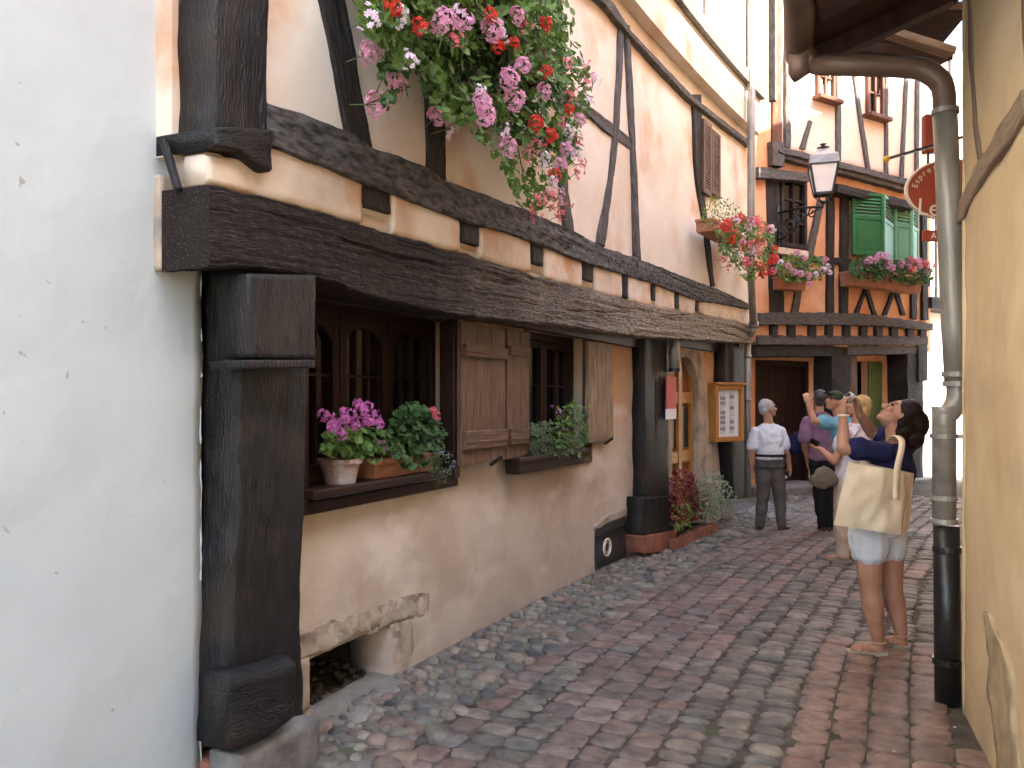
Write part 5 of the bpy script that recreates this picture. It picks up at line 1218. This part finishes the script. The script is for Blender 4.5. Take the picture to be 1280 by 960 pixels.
def shoe(par, heel, toe, mt, w=.046, h=.075, name='shoe', solemat=None):
    heel, toe = V(heel), V(toe); d = (toe - heel); L = d.length; d.normalize(); s = d.cross(V((0, 0, 1))); mb = MB(); secs = []
    for f, ww, hh in ((.0, .45, .6), (.04, .72, .95), (.2, .80, 1.0), (.45, .82, .85), (.7, 1.0, .62), (.9, .8, .48), (1.0, .35, .3)):
        c = heel + d * L * f; H_ = h * hh / 2; secs.append((V((c.x, c.y, heel.z + .012 + H_)), s * w * ww, V((0, 0, H_))))
    mb.loft(secs, 14); o = mb.build(name, mt, par, smooth=True, subdiv=1)
    mb = MB(); pts = []
    for f, ww in ((0, .5), (.05, .8), (.3, .85), (.7, 1.05), (.92, .85), (1.02, .3)): pts.append((heel + d * L * f, ww))
    ol = [V((p.x, p.y, heel.z)) + s * w * ww * 1.05 for p, ww in pts] + [V((p.x, p.y, heel.z)) - s * w * ww * 1.05 for p, ww in pts[::-1]]
    mb.prism(ol, (0, 0, .022)); mb.build('sole', solemat or M['sole'], o, bevel=.004); return o
def person(label, Y, J, face, up, skin, top, bottom, vox=.009, k=1.0, hk=1.0, hands=(None, None), belly=0, sleeve=.6, short=None, shoes=M['leather'], group=None, bodyname='body', root=None, sleeve_r=.062, leg_r=(.098, .072, .056), shirt_lo=-.12):
    P = lambda q: q if isinstance(q, Vector) else at(q[0], q[1], Y + (q[2] if len(q) > 2 else 0))
    J = {a: P(b) for a, b in J.items()}
    an = (J['anL'] + J['anR']) / 2; t = thing('person', label, 'person', (an.x, an.y, 0), 'tourists in the street')
    Wd = (J['shR'] - J['shL']); Wd.z = 0
    mb = MB(); head(mb, J['head'], face, up, hk)
    nb = J['neck']; hm = J['head'] - V(up).normalized() * .055 * hk - V(face).normalized() * .012 * hk
    mb.cone(nb - V((0, 0, .05)), .056 * k, hm, .050 * k); mb.loft(torso_secs(J['pelvis'], J['chest'], nb, Wd, k, -.012, belly), 18)
    for s, hd in (('L', hands[0]), ('R', hands[1])):
        mb.cone(J['sh' + s] - V((0, 0, .018)), .044 * k, J['el' + s], .040 * k); fm = J['el' + s] + (J['wr' + s] - J['el' + s]) * .3; mb.cone(J['el' + s], .038 * k, fm, .040 * k); mb.cone(fm, .040 * k, J['wr' + s], .026 * k)
        if hd: hand(mb, J['wr' + s], *hd)
        kn, an_ = J['kn' + s], J['an' + s]; cf = kn + (an_ - kn) * .3 - V(face).normalized() * 0
        lk = 1.14 if short else 1; mb.cone(J['hip' + s], .088 * k * lk, kn, .056 * k * lk); mb.cone(kn, .054 * k * lk, cf, .059 * k * lk); mb.cone(cf, .059 * k * lk, an_, .036 * k); mb.cone(an_, .036 * k, an_ - V((0, 0, .05)), .036 * k)
        tl = J['toe' + s]; fr = .024 if shoes else .034; mb.cone(V((an_.x, an_.y, .045)) , fr, V((tl.x, tl.y, .030)) * .75 + V((an_.x, an_.y, .045)) * .25, fr * .9)
    b = mb.build('body', skin, t, remesh=vox, sm=4); eyes(b, J['head'], face, up, hk)
    mb = MB(); mb.loft(torso_secs(J['pelvis'], J['chest'], nb - V((0, 0, .012)), Wd, k, .012, belly, shirt_lo), 20)
    for s in 'LR':
        e = J['sh' + s] + (J['el' + s] - J['sh' + s]) * sleeve; mb.cone(J['sh' + s] - V((0, 0, .014)), (sleeve_r - .006) * k, e, (sleeve_r + .004) * k)
    mb.build('shirt', top, t, remesh=vox, sm=5, disp=.012, dscale=12)
    mb = MB(); Wn = Wd.normalized(); T = Wn.cross(V((0, 0, 1))); pv = J['pelvis']
    mb.loft([(pv + V((0, 0, .06)), Wn * .165 * k, T * (.120 * k + belly * .5)), (pv, Wn * .178 * k, T * .132 * k), (pv - V((0, 0, .10)), Wn * .175 * k, T * .125 * k)], 18)
    for s in 'LR':
        if short: e = J['hip' + s] + (J['kn' + s] - J['hip' + s]) * short; mb.cone(J['hip' + s], (leg_r[0] + .006) * k, e, leg_r[0] * k)
        else: mb.cone(J['hip' + s], leg_r[0] * k, J['kn' + s], leg_r[1] * k); mb.cone(J['kn' + s], leg_r[1] * k, J['an' + s] + V((0, 0, .0)), leg_r[2] * k)
    mb.build('shorts' if short else 'trousers', bottom, t, remesh=vox, sm=5, disp=.012, dscale=9)
    if shoes:
        for s in 'LR':
            a = J['an' + s]; tl = J['toe' + s]; d = V((tl.x - a.x, tl.y - a.y, 0)).normalized(); shoe(t, V((a.x, a.y, 0)) - d * .06, V((tl.x, tl.y, 0)), shoes)
    return t, J
def hair(par, lumps, mt, vox=.008, disp=.008, dscale=26, name='hair'):
    mb = MB()
    for c, rx, ry, rz, Mx in lumps: mb.ell(c, rx, ry, rz, Mx, seg=16, rg=10)
    return mb.build(name, mt, par, remesh=vox, sm=10, disp=disp, dscale=dscale)

# ---- woman in front with the tote bag
Y = 5.08; fb = V((-.80, .60, 0)); rb = V((.60, .80, 0))
def g(px, d): p = at(px, 500, Y + d); p.z = 0; return p
fw = V((-.66, .14, .74)); uw = V((.74, .0, .67)); hc = at(1123, 519, Y)
J = dict(head=hc, neck=at(1119, 551, Y), chest=at(1117, 585, Y), pelvis=at(1100, 648, Y), shL=at(1104, 562, Y - .14), elL=at(1054, 561, Y - .12), wrL=at(1054, 519, Y - .02),
         shR=at(1132, 556, Y + .15), elR=at(1090, 541, Y + .22), wrR=at(1074, 516, Y + .10),
         hipL=at(1085, 668, Y - .07), knL=at(1088, 738, Y - .08), anL=g(1098, -.07) + V((0, 0, .085)), toeL=g(1060, -.03), hipR=at(1110, 666, Y + .08), knR=at(1115, 736, Y + .07), anR=g(1127, .07) + V((0, 0, .085)), toeR=g(1093, .12))
hL = (V((.02, .15, 1)), V((1, .15, -.1)), V((0, 1, 0)), .75, .98); hR = (V((-.28, -.1, 1)), V((-1, -.1, -.25)), V((0, -1, .3)), .75, .98)
pw, J = person('woman in navy shirt and pale shorts with a canvas bag, raising both hands to photograph', Y, J, fw, uw, M['skintan'], M['navy'], M['shorts'], vox=.0052, hk=1.0, hands=(hL, hR), sleeve=.62, short=.27, shoes=None, sleeve_r=.072, leg_r=(.112, .07, .06), k=1.0)
for s in 'LR':
    a = J['an' + s]; tl = J['toe' + s]; d = V((tl.x - a.x, tl.y - a.y, 0)).normalized(); sd_ = d.cross(V((0, 0, 1))); heel = V((a.x, a.y, 0)) - d * .055; toe = V((tl.x, tl.y, 0)) + d * .01; L = (toe - heel).length
    mb = MB(); ol = []
    for f, w in ((0, .028), (.06, .036), (.4, .036), (.72, .047), (.93, .036), (1, .015)): ol.append((f, w))
    pts = [heel + d * L * f + sd_ * w for f, w in ol] + [heel + d * L * f - sd_ * w for f, w in ol[::-1]]
    mb.prism(pts, (0, 0, .026)); so = mb.build('sandal', M['sole'], pw, bevel=.005)
    for f, z, w in ((.70, .052, .047), (.54, .066, .042)):
        mb = MB(); c = heel + d * L * f; mb.tube([c + sd_ * w + V((0, 0, .02)), c + sd_ * w * .8 + V((0, 0, z * .8)), c + V((0, 0, z)), c - sd_ * w * .8 + V((0, 0, z * .8)), c - sd_ * w + V((0, 0, .02))], .0085, 8); mb.build('strap', M['tan'], so, smooth=True)
    mb = MB(); c = V((a.x, a.y, .085)); mb.tube([c + (d * math.cos(t) + sd_ * math.sin(t)) * .043 for t in [i * .5236 for i in range(13)]], .007, 6, cap=False); mb.build('ankle_strap', M['tan'], so, smooth=True)
Mx, r, f, u = frame3(fw, uw)
h_ = hc; E = lambda x, y, z: h_ + r * x + f * y + u * z
I3 = Matrix.Identity(3)
hair(pw, [(E(0, -.028, .040), .090, .098, .088, Mx), (E(0, -.085, -.03), .088, .068, .10, Mx), (at(1143, 530, Y), .085, .10, .105, I3), (at(1136, 515, Y), .075, .10, .085, I3), (at(1139, 548, Y), .075, .10, .075, I3), (E(.07, -.03, -.02), .02, .045, .06, Mx), (E(-.072, -.035, -.015), .02, .04, .06, Mx)], M['hairdark'], .007, .003, 60)
mb = MB(); c = at(1054.5, 519, Y - .02); 
mb.tube([c + V((.031 * math.cos(t), .031 * math.sin(t), .0)) for t in [i * .4189 for i in range(16)]], .006, 6, cap=False); mb.build('wristwatch', M['cream'], pw, smooth=True)
cmr = thing('camera', 'small silver camera held up in both hands of the woman in navy', 'camera', at(1063, 497, Y + .05), 'cameras in hand')
mb = MB(); cc = at(1062, 496, Y + .05); ax = V((-.35, .9, .3)).normalized(); Mx2, a_, b_, c_ = frame3(V((-.7, -.1, .7)), (0, 1, .3))
def obox(mb, c, Mx, x, y, z): mb.box([c + Mx @ V(q) for q in ((-x, -y, -z), (x, -y, -z), (x, y, -z), (-x, y, -z), (-x, -y, z), (x, -y, z), (x, y, z), (-x, y, z))])
obox(mb, cc, Mx2, .028, .011, .045); mb.build('camera_body', M['silver'], cmr, bevel=.004)
mb = MB(); mb.lathe(cc + b_ * .010, [(.018, 0), (.018, .012), (.014, .014)], 14, Mx2 @ Matrix.Rotation(-math.pi / 2, 3, 'X')); mb.build('lens', M['device'], cmr)
# tote bag
tb = thing('tote_bag', 'cream canvas tote bag hanging from the shoulder of the woman in navy', 'tote bag', at(1085, 660, Y - .25))
TL, TR, BR, BL_ = at(1060, 577, Y - .30), at(1129, 592, Y - .30), at(1126, 669, Y - .30), at(1042, 656, Y - .30)
gz = V((.125, .12, -.01)); mb = MB(); NN = 14
def quadgrid(mb, a, b, c, d, n1, n2, bul, nrm, wob=.02):
    idx = []
    for j in range(n2 + 1):
        row = []
        for i in range(n1 + 1):
            x, y = i / n1, j / n2; p = (a * (1 - x) + b * x) * (1 - y) + (d * (1 - x) + c * x) * y
            p = p + nrm * (bul * 4 * x * (1 - x) * (.35 + .65 * y) * (1 - .6 * y ** 4) + wob * fbm(V((x * 3.2, y * 2.0 + x * 1.5, bul * 10)), 2) * 1.6 * min(1, x * 5, (1 - x) * 5))
            row.append(mb.addv(p))
        idx.append(row)
    for j in range(n2):
        for i in range(n1): mb.face(idx[j][i], idx[j][i + 1], idx[j + 1][i + 1], idx[j + 1][i])
n_f = V((-.05, -1, .1)).normalized()
quadgrid(mb, TL, TR, BR, BL_, 18, 18, .055, n_f)
quadgrid(mb, TR, TR + gz, BR + gz * .8 + V((0, 0, .03)), BR, 8, 18, -.01, V((.9, -.4, 0)))
quadgrid(mb, TL + gz, TR + gz, BR + gz * .8 + V((0, 0, .03)), BL_ + gz, 18, 18, -.02, n_f)
quadgrid(mb, TL, TL + gz, BL_ + gz, BL_, 8, 18, .01, V((-.9, -.4, 0))); quadgrid(mb, BL_, BR, BR + gz * .8 + V((0, 0, .03)), BL_ + gz, 18, 6, .0, V((0, 0, -1)), 0)
o = mb.build('bag_body', M['canvas'], tb, smooth=True, recalc=False)
def band(mb, pts, w, wd):
    pts = smoothpath([V(p) for p in pts], 6); L = []
    for p in pts: L.append((mb.addv(p - wd * w), mb.addv(p + wd * w)))
    for (a, b), (c, d) in zip(L, L[1:]): mb.face(a, b, d, c)
mb = MB(); wv_ = V((1, .15, 0)).normalized()
band(mb, [at(1120, 625, Y - .36), at(1121, 590, Y - .32), at(1127, 560, Y - .25), at(1126, 549, Y - .17), at(1118, 545, Y - .10), at(1110, 556, Y + .02), at(1112, 590, Y - .02)], .021, wv_)
o = mb.build('strap', M['canvas'], tb, smooth=True, recalc=False); md = o.modifiers.new('t', 'SOLIDIFY'); md.thickness = .006; md.offset = 0
mb = MB(); band(mb, [at(1068, 590, Y - .315), at(1080, 575, Y - .25), at(1100, 556, Y - .22), at(1116, 546, Y - .12)], .016, V((.5, 0, .8)).normalized())

# ---- man in white polo
Y = 9.75
def g(px, d): p = at(px, 500, Y + d); p.z = 0; return p
fc, uc_ = V((.95, .12, .12)), V((-.05, 0, 1))
J = dict(head=at(960, 510, Y), neck=at(961, 528, Y), chest=at(961, 543, Y), pelvis=at(963, 574, Y), shL=at(944.5, 538, Y), elL=at(940, 563, Y - .02), wrL=at(941, 588, Y + .05),
         shR=at(976, 538, Y), elR=at(982, 562, Y - .02), wrR=at(987, 584, Y + .03), hipL=at(955, 590, Y), knL=at(953, 625, Y), anL=g(950, 0) + V((0, 0, .08)), toeL=g(949, .22),
         hipR=at(971, 590, Y), knR=at(975, 625, Y), anR=g(977, -.05) + V((0, 0, .08)), toeR=g(987, .12))
pm, J = person('grey haired man in a white polo shirt and grey trousers seen from behind', Y, J, fc, uc_, M['skin'], M['whitecloth'], M['greytrs'], hands=((V((.05, 0, -1)), V((1, 0, 0)), V((0, 1, 0)), .5), (V((.1, .1, -1)), V((-1, 0, 0)), V((0, 1, 0)), .7)), belly=.02, sleeve=.78, sleeve_r=.068, vox=.008, k=1.03, shirt_lo=.0)
Mx, r, f, u = frame3(fc, uc_); c = J['head']
hair(pm, [(c - f * .030 + u * .040, .079, .088, .078, Mx), (c - f * .065 - u * .015, .070, .045, .07, Mx), (c + r * -.068 - u * .0, .014, .05, .05, Mx), (c + r * .068, .014, .05, .05, Mx)], M['hairgrey'], .007, .004)
mb = MB(); pv = J['pelvis'] + V((0, 0, .05)); mb.loft([(pv - V((0, 0, .016)), V((.196, 0, 0)), V((0, .160, 0))), (pv + V((0, 0, .016)), V((.196, 0, 0)), V((0, .160, 0)))], 24); mb.build('belt', M['device'], pm, smooth=False)
cm = thing('camera', 'small black camera in the lowered hand of the man in white', 'camera', at(985, 597, Y), 'cameras in hand'); mb = MB(); q = at(981, 596, Y); mb.abox(q.x - .05, q.x + .05, q.y - .015, q.y + .02, q.z - .03, q.z + .03); mb.build('camera_body', M['device'], cm, bevel=.006)
mb = MB(); mb.lathe(q + V((0, -.016, 0)), [(.02, 0), (.02, .02), (.015, .022)], 12, Matrix.Rotation(math.pi / 2, 3, 'X')); mb.build('lens', M['silver'], cm)

# ---- man in purple shirt
Y = 9.65
J = dict(head=at(1024, 497, Y), neck=at(1024, 514, Y), chest=at(1024, 531, Y), pelvis=at(1029, 572, Y), shL=at(1009, 526, Y), elL=at(1005, 553, Y - .03), wrL=at(1010, 576, Y + .14), shR=at(1040, 526, Y), elR=at(1046, 552, Y), wrR=at(1040, 572, Y + .12),
         hipL=at(1022, 582, Y), knL=at(1024, 620, Y), anL=g(1028, 0) + V((0, 0, .08)), toeL=g(1024, .22), hipR=at(1036, 582, Y), knR=at(1038, 620, Y), anR=g(1037, 0) + V((0, 0, .08)), toeR=g(1040, .2))
fc, uc_ = V((.1, .9, .35)), V((0, -.35, 1))
pp_, J = person('man in a purple shirt and black trousers with his back turned, looking up', Y, J, fc, uc_, M['skin'], M['purple'], M['blacktrs'], hands=((V((.1, .2, -1)), V((1, 0, 0)), V((0, 1, 0)), .5), (V((-.1, .2, -1)), V((-1, 0, 0)), V((0, 1, 0)), .5)), sleeve=.8, sleeve_r=.078, vox=.009, belly=.02)
Mx, r, f, u = frame3(fc, uc_); c = J['head']
hair(pp_, [(c - f * .025 + u * .035, .080, .09, .08, Mx), (c - f * .065 - u * .02, .072, .045, .07, Mx)], M['hairmid'], .008, .004)
nb_ = thing('shoulder_bag', 'dark navy bag hanging between the men in white and purple', 'bag', at(994, 575, 9.75), 'shoulder bags'); mb = MB(); c = at(994, 553, 9.9); mb.ell(c, .075, .06, .13, wob=.25); mb.ell(c - V((0, 0, .06)), .095, .065, .09, wob=.3); mb.build('bag_body', M['navy'], nb_, remesh=.012, sm=2)
mb = MB(); mb.tube(smoothpath([c + V((.05, 0, .13)), at(1002, 530, 9.78), at(1009, 519, 9.70), at(1016, 516, 9.62)]), .010, 6); mb.build('strap', M['navy'], nb_, smooth=True)

# ---- person with green cap and raised arm
Y = 8.95
J = dict(head=at(1043, 501, Y), neck=at(1051, 519, Y), chest=at(1055, 536, Y), pelvis=at(1060, 580, Y), shL=at(1042, 529, Y - .08), elL=at(1017, 526, Y - .12), wrL=at(1010, 504, Y - .06), shR=at(1068, 528, Y + .08), elR=at(1074, 560, Y + .1), wrR=at(1072, 585, Y + .05),
         hipL=at(1055, 590, Y), knL=at(1056, 635, Y), anL=g(1060, -.7) + V((0, 0, .08)), toeL=g(1048, -.65), hipR=at(1069, 590, Y), knR=at(1071, 635, Y), anR=g(1074, -.7) + V((0, 0, .08)), toeR=g(1064, -.6))
fc, uc_ = V((-.75, -.30, .25)), V((.1, 0, 1))
pc, J = person('person in a green cap and light blue shirt raising one arm to take a picture', Y, J, fc, uc_, M['skin'], M['cyan'], M['greytrs'], hands=((V((-.2, .1, 1)), V((.2, 1, 0)), V((1, 0, 0)), .9), (V((0, 0, -1)), V((-1, 0, 0)), V((0, 1, 0)), .5)), sleeve=.5, sleeve_r=.078, vox=.008)
Mx, r, f, u = frame3(fc, uc_); c = J['head']; mb = MB(); mb.ell(c - f * .01 + u * .045, .086, .102, .075, Mx, 16, 10); mb.ell(c + f * .10 + u * .055, .062, .062, .010, Mx, 16, 8); mb.build('cap', M['capgreen'], pc, smooth=True)
mb = MB()
for s in (-1, 1):
    cc_ = c + r * s * .033 + f * .088 + u * .010; mb.tube([cc_ + r * .024 * math.cos(t) + u * .018 * math.sin(t) for t in [i * .524 for i in range(13)]], .0035, 5, cap=False); mb.tube([cc_ + r * s * .024, c + r * s * .078 + u * .012], .003, 5)
mb.tube([c - r * .01 + f * .09 + u * .012, c + r * .01 + f * .09 + u * .012], .003, 5); mb.build('glasses', M['device'], pc)

# ---- blond woman with olive bag
Y = 8.0
J = dict(head=at(1073, 507, Y), neck=at(1071, 528, Y), chest=at(1068, 548, Y), pelvis=at(1061, 598, Y), shL=at(1056, 541, Y - .1), elL=at(1043, 577, Y - .12), wrL=at(1026, 562, Y - .04), shR=at(1086, 538, Y + .12), elR=at(1082, 575, Y + .2), wrR=at(1058, 562, Y + .2),
         hipL=at(1055, 610, Y - .06), knL=at(1052, 655, Y - .06), anL=g(1056, -.08) , toeL=g(1032, .0), hipR=at(1070, 610, Y + .06), knR=at(1070, 655, Y + .06), anR=g(1072, .08), toeR=g(1050, .12))
J['anL'].z = J['anR'].z = 0
def g(px, d): p = at(px, 500, Y + d); p.z = 0; return p
J.update(anL=g(1055, -.06) + V((0, 0, .08)), toeL=g(1031, .0), anR=g(1071, .08) + V((0, 0, .08)), toeR=g(1050, .14))
fc, uc_ = V((-.8, .5, .3)), V((.2, 0, 1))
pb, J = person('blond woman in a lilac top and beige trousers with an olive bag at her hip', Y, J, fc, uc_, M['skin'], M['lilac'], M['beigetrs'], hands=((V((-1, .1, .3)), V((.2, .3, 1)), V((0, 1, .3)), .8), (V((-1, 0, .3)), V((.2, .3, 1)), V((0, -1, .3)), .8)), sleeve=.45, sleeve_r=.072, vox=.008, k=.98, shoes=M['tan'], leg_r=(.105, .085, .07))
Mx, r, f, u = frame3(fc, uc_); c = J['head']
hair(pb, [(c - f * .03 + u * .035, .085, .092, .085, Mx), (c - f * .075 - u * .03, .08, .05, .095, Mx)], M['blond'], .008, .008)
ob = thing('shoulder_bag', 'olive grey shoulder bag at the hip of the blond woman', 'bag', at(1031, 608, 7.85), 'shoulder bags'); mb = MB(); c = at(1031, 594, 7.84); mb.ell(c, .105, .055, .085, Matrix.Rotation(.3, 3, 'Y'), wob=.3); mb.ell(c + V((-.03, 0, -.05)), .11, .06, .075, wob=.4); mb.ell(c + V((.05, 0, -.045)), .085, .055, .07, wob=.4); mb.build('bag_body', M['olive'], ob, remesh=.01, sm=2)
mb = MB(); band(mb, [c + V((.06, -.02, .06)), at(1046, 578, 7.78), at(1058, 562, 7.80), at(1068, 545, 7.84), at(1078, 532, 7.98)], .016, V((.6, 0, .8)).normalized()); o = mb.build('strap', M['leather'], ob, smooth=True, recalc=False); md = o.modifiers.new('t', 'SOLIDIFY'); md.thickness = .006
ph = thing('phone', 'small dark device in the hand of the blond woman', 'phone', at(1018, 556, 7.95)); mb = MB(); obox(mb, at(1018, 553, 7.96), Matrix.Rotation(.5, 3, 'Y'), .05, .012, .03); mb.build('case', M['device'], ph, bevel=.004); mb = MB(); obox(mb, at(1018, 553, 7.96) + V((0, -.013, 0)), Matrix.Rotation(.5, 3, 'Y'), .04, .001, .022); mb.build('screen', M['glass'], ph)
# ================================================================ LIGHT, SKY, CAMERA
w = bpy.data.worlds.new('World'); SC.world = w; w.use_nodes = True
nt = w.node_tree; sky = nt.nodes.new('ShaderNodeTexSky'); sky.sky_type = 'NISHITA'; sky.sun_disc = False
SUN = V((.75, -.52, .0)).normalized(); EL = 42
sky.sun_elevation = math.radians(EL); sky.sun_rotation = math.atan2(SUN.x, SUN.y)
sky.dust_density = 1.7; sky.air_density = 1.0; sky.ozone_density = .25
nt.links.new(sky.outputs[0], nt.nodes['Background'].inputs[0]); nt.nodes['Background'].inputs[1].default_value = .15
ld = bpy.data.lights.new('sun', 'SUN'); ld.energy = 4.6; ld.angle = math.radians(.5); ld.color = (1, .93, .82)
lo = bpy.data.objects.new('sun', ld); COL.objects.link(lo)
dv = V((SUN.x * math.cos(math.radians(EL)), SUN.y * math.cos(math.radians(EL)), math.sin(math.radians(EL))))
lo.rotation_euler = dv.to_track_quat('Z', 'Y').to_euler(); lo.location = (4, -4, 14)
cd = bpy.data.cameras.new('camera'); cam = bpy.data.objects.new('camera', cd); COL.objects.link(cam)
cam.location = (0, 0, H); cam.rotation_euler = (math.pi / 2, 0, 0)
cd.sensor_width = 36; cd.lens = 36 * K / 1280; cd.shift_y = (HY - 480) / 1280; cd.clip_end = 500; cd.clip_start = .05
SC.camera = cam
SC.view_settings.view_transform = 'Standard'; SC.view_settings.look = 'None'; SC.view_settings.gamma = 1; SC.view_settings.use_curve_mapping = False
SC.view_settings.exposure = 3.2
SC.cycles.max_bounces = 6; SC.cycles.diffuse_bounces = 4; SC.cycles.glossy_bounces = 2; SC.cycles.use_adaptive_sampling = True; SC.cycles.adaptive_threshold = .02
